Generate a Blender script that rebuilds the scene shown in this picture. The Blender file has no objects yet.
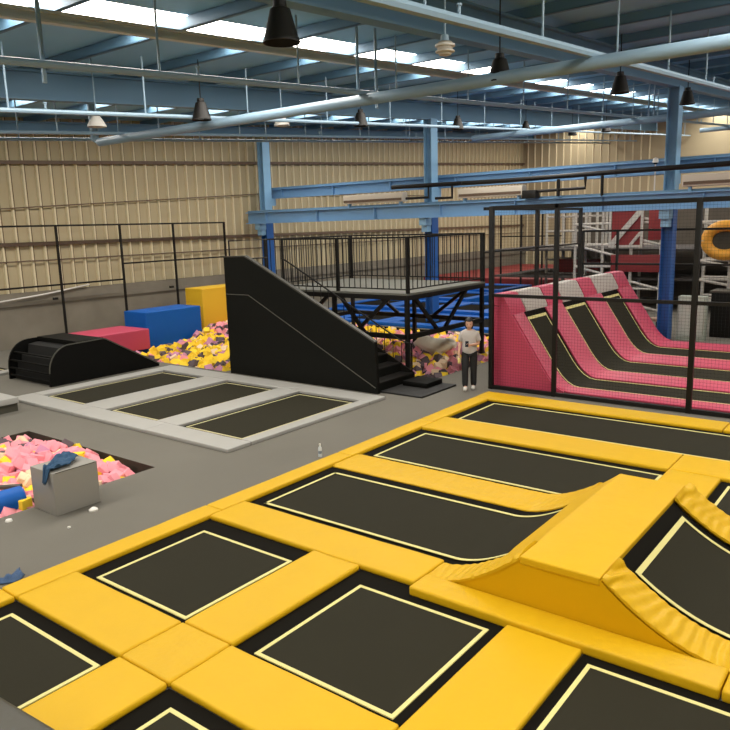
import bpy, bmesh, math, random
from mathutils import Vector, Matrix, noise
random.seed(7)
SC = bpy.context.scene
COL = SC.collection
PI = math.pi

# ---------------------------------------------------------------- camera
CAM = Vector((0, 0, 3.8))
F_PX = 730.176
yaw, pitch, roll = math.radians(37.9308), math.radians(10.8048), math.radians(1.64237)
cy, sy, cp, sp = math.cos(yaw), math.sin(yaw), math.cos(pitch), math.sin(pitch)
fw = Vector((cy*cp, sy*cp, -sp)); rt0 = Vector((sy, -cy, 0)); dn0 = fw.cross(rt0)
rt = rt0*math.cos(roll) + dn0*math.sin(roll)
dn = -rt0*math.sin(roll) + dn0*math.cos(roll)
cd = bpy.data.cameras.new('camera'); cam = bpy.data.objects.new('camera', cd); COL.objects.link(cam)
cd.sensor_width = 36; cd.lens = F_PX/730*36; cd.clip_end = 300
up = -dn; bk = -fw
cam.matrix_world = Matrix(((rt.x, up.x, bk.x, CAM.x), (rt.y, up.y, bk.y, CAM.y), (rt.z, up.z, bk.z, CAM.z), (0, 0, 0, 1)))
SC.camera = cam
def proj(p):
    v = Vector(p) - CAM; d = v.dot(fw)
    if d < .1: return None
    return 365+F_PX*v.dot(rt)/d, 365+F_PX*v.dot(dn)/d, d

# ---------------------------------------------------------------- world, light, exposure
w = bpy.data.worlds.new('world'); SC.world = w; w.use_nodes = True
w.node_tree.nodes['Background'].inputs[0].default_value = (.75, .87, 1, 1)
w.node_tree.nodes['Background'].inputs[1].default_value = 1.0
SKY = 15.0                      # radiance of the daylight panels in the roof
SC.view_settings.view_transform = 'Standard'; SC.view_settings.look = 'None'
SC.view_settings.exposure = -0.2; SC.view_settings.gamma = 1.0
SC.view_settings.use_curve_mapping = False

# ---------------------------------------------------------------- materials
def lin(c):
    return tuple(((v/255)/12.92 if v/255 <= .04045 else ((v/255+.055)/1.055)**2.4) for v in c) + (1,)
MATS = {}
def mat(name, c, rough=.6, metal=0, bump=0, bscale=40, vary=0, vscale=3, emit=0, spec=.5, wave=None, alpha=None, coat=0):
    if name in MATS: return MATS[name]
    m = bpy.data.materials.new(name); m.use_nodes = True; nt = m.node_tree; b = nt.nodes['Principled BSDF']
    b.inputs['Base Color'].default_value = lin(c); b.inputs['Roughness'].default_value = rough
    b.inputs['Metallic'].default_value = metal; b.inputs['Specular IOR Level'].default_value = spec
    if coat: b.inputs['Coat Weight'].default_value = coat; b.inputs['Coat Roughness'].default_value = .25
    tc = nt.nodes.new('ShaderNodeTexCoord')
    if vary:
        n = nt.nodes.new('ShaderNodeTexNoise'); n.inputs['Scale'].default_value = vscale; n.inputs['Detail'].default_value = 5
        nt.links.new(tc.outputs['Object'], n.inputs['Vector'])
        mx = nt.nodes.new('ShaderNodeMix'); mx.data_type = 'RGBA'
        l = lin(c); mx.inputs['A'].default_value = tuple(x*(1-vary) for x in l[:3])+(1,)
        mx.inputs['B'].default_value = tuple(min(1, x*(1+vary)) for x in l[:3])+(1,)
        nt.links.new(n.outputs['Fac'], mx.inputs['Factor']); nt.links.new(mx.outputs['Result'], b.inputs['Base Color'])
    if bump:
        n2 = nt.nodes.new('ShaderNodeTexNoise'); n2.inputs['Scale'].default_value = bscale; n2.inputs['Detail'].default_value = 3
        nt.links.new(tc.outputs['Object'], n2.inputs['Vector'])
        bp = nt.nodes.new('ShaderNodeBump'); bp.inputs['Strength'].default_value = bump; bp.inputs['Distance'].default_value = .02
        nt.links.new(n2.outputs['Fac'], bp.inputs['Height']); nt.links.new(bp.outputs['Normal'], b.inputs['Normal'])
    if emit:
        b.inputs['Emission Color'].default_value = lin(c); b.inputs['Emission Strength'].default_value = emit
    MATS[name] = m; return m
YEL = mat('yellow_vinyl', (206, 163, 18), .5, spec=.22, bump=.25, bscale=5, vary=.05, vscale=2)
YELW = mat('yellow_vinyl_creased', (204, 161, 18), .48, spec=.22, bump=.5, bscale=9, vary=.06, vscale=4)
BED = mat('black_jump_fabric', (43, 41, 31), .8, bump=.1, bscale=200, vary=.06, vscale=2, spec=.09)
BEDE = mat('black_spring_cover', (18, 16, 11), .9, spec=.08)
TAPE = mat('pale_yellow_webbing', (212, 203, 132), .6)
TAPEG = mat('beige_webbing', (186, 178, 134), .6)
FLOOR = mat('grey_carpet', (109, 106, 98), .95, bump=.3, bscale=120, vary=.13, vscale=.55, spec=.1)
GREY = mat('grey_vinyl', (158, 157, 152), .5, bump=.15, bscale=6, vary=.05, vscale=2)
GREYB = mat('grey_block_vinyl', (140, 137, 130), .5, bump=.1, bscale=6)
DGREY = mat('dark_grey_vinyl', (62, 60, 50), .5, bump=.2, bscale=8)
PINK = mat('pink_vinyl', (190, 66, 94), .5, bump=.15, bscale=7, vary=.04)
CAPG = mat('light_grey_vinyl', (178, 172, 164), .5, bump=.2, bscale=7)
BLUE = mat('blue_vinyl', (12, 88, 172), .5, spec=.25, bump=.1, bscale=6, vary=.05)
BLKV = mat('black_vinyl', (7, 7, 5), .65, spec=.15, bump=.15, bscale=8)
BLKS = mat('black_panel', (11, 12, 8), .6, bump=.1, bscale=4, vary=.15, vscale=3, spec=.2)
BLKM = mat('black_painted_steel', (19, 17, 14), .5, spec=.3)
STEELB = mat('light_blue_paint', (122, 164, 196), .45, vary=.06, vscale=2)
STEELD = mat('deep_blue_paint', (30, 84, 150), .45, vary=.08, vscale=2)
BEAMB = mat('sky_blue_paint', (112, 154, 194), .45, vary=.06, vscale=2)
ROOFM = mat('blue_grey_roof_steel', (94, 130, 156), .5, vary=.08, vscale=1)
SHEET = mat('grey_roof_sheet', (132, 182, 212), .6, vary=.1, vscale=.7)
PIPEW = mat('pale_galvanised_pipe', (134, 160, 178), .4)
WALLT = mat('tan_wall_sheet', (168, 156, 126), .7, bump=.15, bscale=3, vary=.1, vscale=.6, spec=.2)
WALLP = mat('plain_tan_wall', (166, 154, 126), .7, vary=.06, vscale=.5, spec=.2)
RIBM = mat('tan_wall_rib', (204, 192, 160), .6)
GIRT = mat('brown_girt', (92, 74, 58), .6)
PLINTH = mat('grey_plinth', (122, 116, 104), .85, bump=.3, bscale=5, vary=.28, vscale=1.1, spec=.1)
WHITE = mat('white_paint', (215, 212, 205), .5)
DUCT = mat('cream_duct', (190, 182, 168), .5)
BLKR = mat('black_rubber', (20, 20, 19), .7)
FPINK = mat('pink_foam', (234, 152, 162), .9, bump=.3, bscale=60, spec=.1)
FYEL = mat('yellow_foam', (242, 205, 62), .9, bump=.3, bscale=60, spec=.1)
FGREY = mat('grey_foam', (96, 84, 88), .9, bump=.3, bscale=60, spec=.1)
FLIL = mat('lilac_foam', (196, 138, 165), .9, bump=.3, bscale=60, spec=.1)
FPALE = mat('cream_foam', (232, 205, 172), .9, bump=.3, bscale=60, spec=.1)
RED = mat('red_panel', (124, 32, 32), .6)
ORANGE = mat('orange_plastic', (232, 166, 58), .5)
GFRAME = mat('grey_frame_paint', (184, 178, 168), .5)
SKYM = mat('daylight_panel', (255, 247, 236), .5, emit=SKY)
CLOTH = mat('dark_blue_cloth', (36, 70, 100), .9, bump=.5, bscale=30)

# ---------------------------------------------------------------- mesh helpers
class MB:
    def __init__(s): s.b = bmesh.new()
    def box(s, x0, x1, y0, y1, z0, z1, bev=0, seg=2):
        t = bmesh.new()
        v = [t.verts.new((x, y, z)) for x in (x0, x1) for y in (y0, y1) for z in (z0, z1)]
        for f in ((0, 1, 3, 2), (4, 6, 7, 5), (0, 4, 5, 1), (2, 3, 7, 6), (0, 2, 6, 4), (1, 5, 7, 3)): t.faces.new([v[i] for i in f])
        bmesh.ops.recalc_face_normals(t, faces=t.faces)
        if bev: bmesh.ops.bevel(t, geom=t.edges[:]+t.verts[:], offset=bev, segments=seg, profile=.6, affect='EDGES')
        s.add(t); return s
    def add(s, t, M=None):
        if M is not None: t.transform(M)
        me = bpy.data.meshes.new('tmp'); t.to_mesh(me); t.free(); s.b.from_mesh(me); bpy.data.meshes.remove(me)
    def obox(s, p, q, wx, wz, upv=(0, 0, 1), bev=0):
        """bar with rectangular section from p to q; wz measured along upv"""
        p, q = Vector(p), Vector(q); d = q-p; L = d.length; d.normalize()
        u = Vector(upv); side = d.cross(u)
        if side.length < 1e-4: side = d.cross(Vector((1, 0, 0)))
        side.normalize(); u = side.cross(d)
        M = Matrix(((side.x, d.x, u.x, p.x), (side.y, d.y, u.y, p.y), (side.z, d.z, u.z, p.z), (0, 0, 0, 1)))
        t = MB(); t.box(-wx/2, wx/2, 0, L, -wz/2, wz/2, bev)
        t.b.transform(M); s.add(t.b); return s
    def tube(s, pts, r, n=8, cap=True):
        pts = [Vector(p) for p in pts]; rings = []
        rr = r if isinstance(r, (list, tuple)) else [r]*len(pts)
        ref = None
        for i, p in enumerate(pts):
            d = (pts[min(i+1, len(pts)-1)] - pts[max(i-1, 0)]).normalized()
            if ref is None or abs(d.dot(ref)) > .95: ref = Vector((0, 0, 1)) if abs(d.z) < .9 else Vector((1, 0, 0))
            a = d.cross(ref).normalized(); b = d.cross(a)
            rings.append([s.b.verts.new(p + a*math.cos(2*PI*k/n)*rr[i] + b*math.sin(2*PI*k/n)*rr[i]) for k in range(n)])
        for i in range(len(rings)-1):
            for k in range(n): s.b.faces.new((rings[i][k], rings[i][(k+1) % n], rings[i+1][(k+1) % n], rings[i+1][k]))
        if cap:
            s.b.faces.new(rings[0][::-1]); s.b.faces.new(rings[-1])
        return s
    def lathe(s, prof, c=(0, 0, 0), n=24):
        rings = []
        for r, z in prof:
            if r < 1e-5: rings.append([s.b.verts.new((c[0], c[1], c[2]+z))]*n)
            else: rings.append([s.b.verts.new((c[0]+r*math.cos(2*PI*k/n), c[1]+r*math.sin(2*PI*k/n), c[2]+z)) for k in range(n)])
        for i in range(len(rings)-1):
            for k in range(n):
                q = [rings[i][k], rings[i][(k+1) % n], rings[i+1][(k+1) % n], rings[i+1][k]]
                u = []
                for v in q:
                    if v not in u: u.append(v)
                if len(u) >= 3: s.b.faces.new(u)
        return s
    def prism(s, poly, axis, a0, a1):
        """poly of 2-D points, extruded along axis ('x': poly=(y,z); 'y': poly=(x,z); 'z': poly=(x,y))"""
        def P(u, v, a): return (a, u, v) if axis == 'x' else (u, a, v) if axis == 'y' else (u, v, a)
        A = [s.b.verts.new(P(u, v, a0)) for u, v in poly]; B = [s.b.verts.new(P(u, v, a1)) for u, v in poly]
        n = len(poly)
        s.b.faces.new(A); s.b.faces.new(B[::-1])
        for i in range(n): s.b.faces.new((A[i], B[i], B[(i+1) % n], A[(i+1) % n]))
        return s
    def quad(s, *p):
        s.b.faces.new([s.b.verts.new(q) for q in p]); return s
    def build(s, name, m, parent=None, smooth=True, kind=None, sharp=38, merge=False, center=True):
        b = s.b
        if merge: bmesh.ops.remove_doubles(b, verts=b.verts, dist=1e-4)
        bmesh.ops.recalc_face_normals(b, faces=b.faces)
        if smooth:
            for f in b.faces: f.smooth = True
            for e in b.edges:
                if len(e.link_faces) == 2 and e.calc_face_angle(0) > math.radians(sharp): e.smooth = False
        me = bpy.data.meshes.new(name)
        if parent is not None: off = parent_world(parent)
        elif center and b.verts:
            xs = [v.co.x for v in b.verts]; ys = [v.co.y for v in b.verts]; zs = [v.co.z for v in b.verts]
            off = Vector(((min(xs)+max(xs))/2, (min(ys)+max(ys))/2, min(zs)))
        else: off = Vector((0, 0, 0))
        b.transform(Matrix.Translation(-off)); b.to_mesh(me); b.free()
        me.materials.append(m)
        o = bpy.data.objects.new(name, me); COL.objects.link(o)
        if parent is not None: o.parent = parent
        else: o.location = off
        if kind: o['kind'] = kind
        return o
def parent_world(p):
    v = Vector((0, 0, 0))
    while p is not None: v += Vector(p.location); p = p.parent
    return v
def tag(o, label, cat, group=None, kind=None):
    o['label'] = label; o['category'] = cat
    if group: o['group'] = group
    if kind: o['kind'] = kind
    return o
def thing(name, loc, label, cat, group=None, rz=0):
    o = bpy.data.objects.new(name, None); COL.objects.link(o); o.location = loc; o.rotation_euler = (0, 0, rz)
    o.empty_display_size = .1
    return tag(o, label, cat, group)
def struct(mb, name, m, **k): return mb.build(name, m, kind='structure', **k)
def kids(o): return [c for c in bpy.data.objects if c.parent == o]
def copy_tree(o, loc, label=None, rz=None, sc=None):
    r = o.copy(); COL.objects.link(r); r.location = loc
    if rz is not None: r.rotation_euler = (0, 0, rz)
    if sc: r.scale = (sc, sc, sc)
    if label: r['label'] = label
    for ch in kids(o):
        c = ch.copy(); COL.objects.link(c); c.parent = r
        for g in kids(ch):
            d = g.copy(); COL.objects.link(d); d.parent = c
    return r

# ================================================================ THE SETTING
X0, X1, Y0, Y1 = -9.0, 52.0, -16.0, 25.0
ZF = -0.02
SL = 0.065
def zr(x): return 7.5 + SL*(x-24)
PITA = (2.6, 6.95, 9.87, 13.94)          # small foam pit, near left
PITB1 = (14.95, 22.4, 9.62, 23.6)        # big foam pit
PITB2 = (13.15, 14.95, 15.1, 23.6)
DEPTH = -1.1
holes = [PITA, PITB1, PITB2]
xs = sorted({X0, X1, *[h[0] for h in holes], *[h[1] for h in holes]})
ys = sorted({Y0, Y1, *[h[2] for h in holes], *[h[3] for h in holes]})
m = MB()
for i in range(len(xs)-1):
    for j in range(len(ys)-1):
        cx, cy_ = (xs[i]+xs[i+1])/2, (ys[j]+ys[j+1])/2
        if any(h[0] < cx < h[1] and h[2] < cy_ < h[3] for h in holes): continue
        m.quad((xs[i], ys[j], ZF), (xs[i+1], ys[j], ZF), (xs[i+1], ys[j+1], ZF), (xs[i], ys[j+1], ZF))
struct(m, 'floor', FLOOR, merge=True, center=False, smooth=False)
m = MB()
x0, x1, y0, y1 = PITA
m.quad((x0, y0, DEPTH), (x1, y0, DEPTH), (x1, y1, DEPTH), (x0, y1, DEPTH))
for a, b in (((x0, y0), (x1, y0)), ((x1, y0), (x1, y1)), ((x1, y1), (x0, y1)), ((x0, y1), (x0, y0))):
    m.quad((*a, DEPTH), (*b, DEPTH), (*b, ZF), (*a, ZF))
struct(m, 'floor_pit_lining', mat('brown_black_lining', (48, 43, 30), .8), merge=True, smooth=False)
m = MB()
poly = [(14.95, 9.62), (22.4, 9.62), (22.4, 23.6), (13.15, 23.6), (13.15, 15.1), (14.95, 15.1)]
m.b.faces.new([m.b.verts.new((x, y, DEPTH)) for x, y in poly])
for i in range(6):
    a, b = poly[i], poly[(i+1) % 6]; m.quad((*a, DEPTH), (*b, DEPTH), (*b, ZF), (*a, ZF))
struct(m, 'floor_large_pit_lining', BLKS, merge=True, smooth=False)

# left wall (y = Y1): sheet, ribs, girts, plinth
def zwall(x): return zr(x)+.92
m = MB(); m.quad((X0, Y1, ZF), (X1, Y1, ZF), (X1, Y1, zwall(X1)), (X0, Y1, zwall(X0)))
wl = struct(m, 'wall_left', WALLT, center=False)
m = MB(); x = X0+.3
while x < X1-.2:
    m.prism([(x-.05, Y1+.0), (x-.03, Y1-.09), (x+.03, Y1-.09), (x+.05, Y1)], 'z', 1.85, zwall(x))
    x += .5
m.build('wall_rib', RIBM, wl)
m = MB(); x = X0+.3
while x < X1-.2: m.box(x+.055, x+.105, Y1-.012, Y1-.002, 1.85, zwall(x)); x += .5  # brown strip beside each rib: the rib's shadow put in as colour
m.build('rib_shade_strip', mat('brown_rib_shade', (96, 80, 58), .8), wl, smooth=False)
for nm, z, h in (('girt', 6.2, .12), ('girt', 3.5, .12)):
    m = MB(); z2 = z + (.03 if z > 5 else 0)
    m.obox((X0, Y1-.12, z-(.96 if z > 5 else 0)), (X1, Y1-.12, z+(1.79 if z > 5 else 0)), .05, h); m.build(nm, GIRT, wl)
m = MB(); m.tube([(X0, Y1-.12, 3.55), (12.3, Y1-.12, 4.69), (24.4, Y1-.12, 5.37), (40, Y1-.12, 5.5)], .022, 6); m.build('conduit', GIRT, wl)
m = MB(); m.tube([(X0, Y1-.13, 2.9), (X1, Y1-.13, 2.95)], .025, 6); m.build('conduit', GIRT, wl)
m = MB(); m.box(X0, X1, Y1-.25, Y1, ZF, 1.85); m.box(X0, X1, Y1-.32, Y1, 1.42, 1.55)
struct(m, 'baseboard_left', PLINTH)
m = MB(); m.tube([(9.5, Y1-.35, 1.62), (11.5, Y1-.35, 1.6), (13.5, Y1-.33, 1.75), (15.2, Y1-.32, 1.95)], .03, 6)
tag(m.build('hose', WHITE), 'thin white hose sagging along the grey plinth of the left wall', 'hose')
# far right wall (x = X1)
m = MB(); m.quad((X1, Y0, ZF), (X1, Y1, ZF), (X1, Y1, zwall(X1)), (X1, Y0, zwall(X1)))
wr = struct(m, 'wall_right', WALLP, center=False)
m = MB(); y = Y1-.4
while y > 15.3:
    m.prism([(X1, y-.06), (X1-.08, y-.02), (X1-.08, y+.02), (X1, y+.06)], 'z', 0, zwall(X1)); y -= .55
m.build('wall_rib', RIBM, wr)
# walls behind the camera
m = MB(); m.quad((X0, Y0, ZF), (X0, Y1, ZF), (X0, Y1, zwall(X0)), (X0, Y0, zwall(X0))); struct(m, 'wall_back', WALLT, center=False)
m = MB(); m.quad((X0, Y0, ZF), (X1, Y0, ZF), (X1, Y0, zwall(X1)), (X0, Y0, zwall(X0))); struct(m, 'wall_front', WALLT, center=False)
# roof sheet with daylight strips
SKYL = [(-8.0, -6.6), (1.2, 2.5), (10.55, 12.1), (19.9, 21.1)]
m = MB(); e = Y0; n = 0
def sheet(mb, ya, yb, off=.92):
    mb.quad((X0, ya, zr(X0)+off), (X0, yb, zr(X0)+off), (X1, yb, zr(X1)+off), (X1, ya, zr(X1)+off))
for a, b in SKYL: sheet(m, e, a); e = b
sheet(m, e, Y1)
struct(m, 'ceiling', SHEET, smooth=False, center=False)
for i, (a, b) in enumerate(SKYL):
    m = MB(); sheet(m, a, b, .93); struct(m, 'window_%d' % (i+1), SKYM, smooth=False, center=False)

# ================================================================ STEEL FRAME
def ibeam_x(y, zb, depth, wid, name, mt, label, cat, group=None, xa=X0, xb=X1):
    m = MB(); q = Vector((1, 0, SL)).normalized()
    for off, w_, h in ((zb+.02, wid, .04), (zb+depth/2, .03, depth), (zb+depth-.02, wid, .04)):
        m.obox((xa, y, zr(xa)+off), (xb, y, zr(xb)+off), w_, h)
    return tag(m.build(name, mt, smooth=False), label, cat, group)
for y, lb in ((-2.3, 'near blue-grey steel roof rafter above the yellow trampolines'), (6.6, 'long blue-grey steel rafter running to the right-hand blue column'),
              (15.4, 'blue-grey steel rafter carried by the middle blue column'), (24.2, 'blue-grey steel rafter along the top of the tan left wall')):
    ibeam_x(y, .1 if y < 20 else .38, .6 if y < 20 else .32, .26, 'roof_rafter', ROOFM, lb, 'rafter')
ibeam_x(9.6, .24, .16, .12, 'roof_tie_beam', mat('light_grey_steel', (200, 202, 192), .5), 'slim grey tie beam running just below the brightest daylight strip', 'beam')
x = -7.6; protoP = None
while x < X1:
    if protoP is None:
        m = MB(); m.box(-.03, .03, Y0+.05, Y1-.05, 0, .19); m.box(-.03, .07, Y0+.05, Y1-.05, 0, .02)
        protoP = tag(m.build('roof_purlin', ROOFM, smooth=False, center=False), 'blue-grey roof purlin crossing above the rafters', 'purlin', 'roof purlins under the sheet')
        protoP.location = (x, 0, zr(x)+.71)
    else:
        o = protoP.copy(); COL.objects.link(o); o.location = (x, 0, zr(x)+.71)
    x += 2.35
# columns
def column(x, y, label, ztop):
    t = thing('steel_column', (x, y, ZF), label, 'column')
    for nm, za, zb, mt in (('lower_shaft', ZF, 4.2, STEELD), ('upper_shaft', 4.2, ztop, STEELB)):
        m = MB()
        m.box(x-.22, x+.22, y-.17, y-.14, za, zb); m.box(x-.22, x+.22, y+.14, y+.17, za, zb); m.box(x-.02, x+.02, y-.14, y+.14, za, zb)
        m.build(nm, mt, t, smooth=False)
    m = MB(); m.box(x-.62, x-.21, y-.15, y+.15, 3.75, 4.02); m.box(x-.5, x-.21, y-.12, y+.12, 3.5, 3.78)
    m.build('corbel', STEELB, t, smooth=False)
    return t
column(24, 6.6, 'blue steel column standing behind the pink wall ramps', zr(24)+.12)
column(24, 15.3, 'blue steel column rising behind the railed black platform', zr(24)+.12)
column(24, 24.1, 'blue steel column against the tan wall behind the stair panel', zr(24)+.12)
column(24, -2.3, 'blue steel column to the right of the net enclosure', zr(24)+.12)
def ibeam_y(x, z0, h, wd, ya, yb, name, label):
    t = thing(name, (x, (ya+yb)/2, z0), label, 'beam')
    m = MB(); m.box(x-wd/2, x+wd/2, ya, yb, z0, z0+.035); m.box(x-.02, x+.02, ya, yb, z0, z0+h); m.box(x-wd/2, x+wd/2, ya, yb, z0+h-.035, z0+h)
    m.build('girder', BEAMB, t, smooth=False)
    m = MB(); m.box(x-.04, x+.04, ya, yb, z0+h, z0+h+.07); m.build('crane_rail', ROOFM, t, smooth=False)
    m = MB()
    yy = ya+1.5
    while yy < yb: m.box(x-wd/2+.02, x-.02, yy-.01, yy+.01, z0+.035, z0+h-.035); yy += 3
    m.build('stiffener', BEAMB, t, smooth=False)
ibeam_y(23.45, 4.02, .5, .34, -14, 24.7, 'crane_beam', 'long light blue crane beam in front of the columns, the lower of the two')
ibeam_y(24.55, 5.12, .42, .34, -14, 24.7, 'crane_beam', 'light blue crane beam behind the columns, the upper of the two')
for y in (6.6, 15.3, 24.1):
    m = MB(); m.box(24.25, 24.5, y-.14, y+.14, 4.8, 5.12); tag(m.build('beam_bracket', STEELB), 'blue bracket holding the upper crane beam at the %s column' % {6.6: 'right-hand', 15.3: 'middle', 24.1: 'left'}[y], 'bracket')

# ================================================================ PIPES UNDER THE ROOF
def pipe(name, pts, r, mt, label, n=10):
    return tag(MB().tube(pts, r, n).build(name, mt), label, 'pipe')
def sprinkler(y, off, r, label, step=1.45, start=-7.6+1.45*2, xb=X1-.3):
    t = thing('sprinkler_pipe', (0, y, zr(0)+off), label, 'pipe')
    MB().tube([(X0+.2, y, zr(X0)+off), (xb, y, zr(xb)+off)], r, 8).build('pipe', PIPEW, t)
    x = start
    while x < xb:
        MB().tube([(x, y, zr(x)+off), (x, y, zr(x)+.74)], .018, 6).build('hanger', PIPEW, t)
        x += step*2
    x = start+.7
    while x < xb-2:
        m = MB(); m.lathe([(0, 0), (.02, .01), (.02, .1), (.035, .11), (.035, .13), (0, .13)], (x, y, zr(x)+off+r*.5), 8); m.build('sprinkler_head', PIPEW, t)
        x += step*4
sprinkler(4.45, -.4, .065, 'pale sprinkler pipe nearest the camera, crossing the upper right of the roof')
sprinkler(8.9, -.4, .05, 'pale sprinkler pipe hung below the brightest daylight strip')
sprinkler(13.2, -.4, .045, 'pale sprinkler pipe in front of the middle rafter')
sprinkler(16.6, -.42, .04, 'pale sprinkler pipe in front of the second daylight strip')
sprinkler(18.4, -.4, .045, 'pale sprinkler pipe running close along the top of the left wall')
sprinkler(0.1, -.4, .05, 'pale sprinkler pipe above the yellow trampolines')
pipe('main_pipe', [(11.55, -15.5, 6.14), (11.55, 17.6, 6.14), (11.55, 17.8, 6.2), (11.55, 17.85, 7.5)], .105, PIPEW, 'thick pale main pipe crossing the roof from lower left to upper right', 16)
pipe('main_pipe', [(27.0, -15.5, 7.12), (27.0, 15.2, 7.12)], .12, PIPEW, 'thick pale main pipe farther back, seen beside the right-hand column', 16)
pipe('main_pipe', [(41.0, -15.5, 8.05), (41.0, 10.0, 8.05)], .11, PIPEW, 'thick pale main pipe farthest back near the far wall', 12)
for (x, y, lb) in ((11.9, 9.25, 'left of the pair of pale blue drop pipes beside the main pipe'), (12.5, 9.25, 'right of the pair of pale blue drop pipes beside the main pipe'),
                (5.2, 8.98, 'short pale drop pipe at the upper left of the roof'), (28.0, 8.6, 'pale drop pipe seen left of the right-hand column'), (28.6, 8.6, 'thin pale drop pipe next to another, left of the right-hand column')):
    pipe('drop_pipe', [(x, y, zr(x)-.62), (x, y, zr(x)+.9)], .03, PIPEW, lb, 8)
# two grey purlin-parallel cable trays already read as tie beams
# pendant lamps
def lamp_proto():
    t = thing('pendant_lamp', (0, 0, 0), '', 'lamp', None)
    m = MB(); m.lathe([(.215, 0), (.215, .02), (.20, .05), (.115, .36), (.10, .37)], n=28); m.lathe([(.10, .37), (.105, .352), (.19, .045), (.205, .0), (.215, 0)], n=28)
    sh_ = m.build('lamp_shade', BLKM, t, merge=True)
    m = MB(); m.lathe([(0, .46), (.075, .455), (.08, .38), (.1, .37), (.1, .35), (0, .345)], n=20); m.build('gear_housing', BLKM, t)
    m = MB(); m.lathe([(0, .06), (.05, .07), (.06, .15), (.04, .26), (0, .3)], n=14); m.build('bulb', mat('frosted_bulb', (250, 225, 180), .4, emit=1.2), sh_)
    m = MB(); m.lathe([(.196, .042), (.11, .34)], n=28); m.build('reflector', mat('tan_reflector', (190, 160, 120), .4), sh_)
    return t
lp = lamp_proto()
lamps = [((6.52, 6.16), 'large black pendant lamp hanging nearest, at the top of the view'),
         ((11.66, 6.05), 'black pendant lamp beside the thick main pipe, second along the near row'),
         ((17.39, 6.0), 'black pendant lamp just left of the right-hand column'),
         ((23.17, 6.04), 'black pendant lamp just right of the right-hand column'),
         ((11.17, 13.07), 'black pendant lamp below the left end of the thick main pipe'),
         ((17.11, 13.24), 'black pendant lamp below the pair of drop pipes'),
         ((22.6, 13.3), 'black pendant lamp just right of the middle column'),
         ((28.5, 13.6), 'black pendant lamp above the back of the hall, left of two small far ones'),
         ((34.3, 14.0), 'small far black pendant lamp before the ribbed far wall'),
         ((34.3, 12.4), 'small far black pendant lamp nearest the plain part of the far wall')]
for i, ((x, y), lb) in enumerate(lamps):
    o = lp if i == 0 else copy_tree(lp, (0, 0, 0))
    o.location = (x, y, zr(x)-(.6 if i == 1 else .48)); o['label'] = lb
    m = MB().tube([(x, y, o.location.z+.44), (x, y, zr(x)+.78)], .012, 6); h = m.build('suspension_rod', BLKM, o)
def white_lamp(x, y, label):
    z = zr(x)-.5
    t = thing('bell_lamp', (x, y, z), label, 'lamp')
    m = MB(); m.lathe([(.2, 0), (.19, .05), (.1, .2), (.07, .24), (0, .25)], (x, y, z), 24); m.build('lamp_shade', WHITE, t)
    MB().tube([(x, y, z+.24), (x, y, zr(x)+.915)], .015, 6).build('suspension_rod', PIPEW, t)
white_lamp(9.57, 14.63, 'white bell lamp hanging at the far left')
white_lamp(14.19, 13.53, 'white bell lamp between two black pendant lamps')
x, y = 8.95, 5.46; z = zr(x)-.5
t = thing('lantern_lamp', (x, y, z), 'round cream caged lamp on a mounting below the roof', 'lamp')
m = MB(); m.lathe([(0, 0), (.08, .0), (.10, .04), (.11, .14), (.08, .17), (0, .17)], (x, y, z), 20); m.build('lamp_glass', DUCT, t)
m = MB(); m.lathe([(.115, .03), (.13, .035), (.13, .05), (.115, .055)], (x, y, z), 20); m.lathe([(.115, .1), (.135, .105), (.135, .13), (.115, .135)], (x, y, z), 20); m.build('guard_ring', WHITE, t)
m = MB(); m.lathe([(0, .25), (.05, .25), (.06, .17), (.1, .165), (0, .165)], (x, y, z), 20); m.tube([(x, y, z+.24), (x, y, zr(x)+.915)], .015, 6); m.build('mounting', PIPEW, t)

# heaters and dark pipes between crane beams
def duct(ya, yb, z, label):
    t = thing('air_curtain', (23.45, (ya+yb)/2, z), label, 'ventilation')
    m = MB(); m.box(23.25, 23.6, ya, yb, z, z+.34, .03); m.build('housing', DUCT, t)
    m = MB(); m.box(23.23, 23.26, ya+.05, yb-.05, z+.05, z+.14); m.build('grille', GIRT, t)
    for y in (ya+.2, yb-.2):
        MB().box(23.35, 23.5, y-.04, y+.04, 4.52, z+.02).build('support', STEELB, t)
duct(16.1, 19.0, 4.66, 'long cream box on the lower crane beam left of the middle column')
duct(11.2, 13.7, 4.66, 'long cream box on the lower crane beam right of the middle column')
duct(-2, 6.1, 4.66, 'long cream box on the lower crane beam at the right edge')
pipe('dark_pipe', [(23.3, 16.6, 5.2), (23.3, 12, 5.17), (23.3, 8, 5.22), (23.3, -6, 5.3)], .08, BLKM, 'long dark pipe running between the two blue crane beams')
pipe('dark_pipe', [(23.2, 15.9, 4.75), (23.2, 14.9, 4.75), (23.2, 14.9, 5.2), (23.2, 13.5, 5.2)], .05, BLKM, 'cranked dark pipe in front of the middle column')
pipe('dark_pipe', [(23.2, 14.6, 4.7), (23.2, 13.9, 4.7), (23.2, 13.9, 5.1)], .05, BLKM, 'short dark elbow pipe just right of the middle column')
pipe('dark_pipe', [(23.2, 11.0, 4.75), (23.2, 9.0, 4.78), (23.2, 9.0, 5.12)], .05, BLKM, 'dark elbow pipe over the left end of the net enclosure')
pipe('dark_pipe', [(23.2, 9.9, 4.56), (23.2, 9.9, 5.1)], .06, BLKM, 'upright dark pipe stub over the left end of the net enclosure')
pipe('dark_pipe', [(23.32, 8.5, 4.5), (23.32, 8.5, 5.16)], .05, BLKM, 'upright dark pipe stub between the elbow pipe and the right-hand column')
m = MB(); m.box(23.0, 23.35, 10.6, 11.1, 4.53, 4.8, .03); tag(m.build('valve_box', BLKM), 'small dark valve box beside the cream box over the net enclosure', 'valve')
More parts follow.
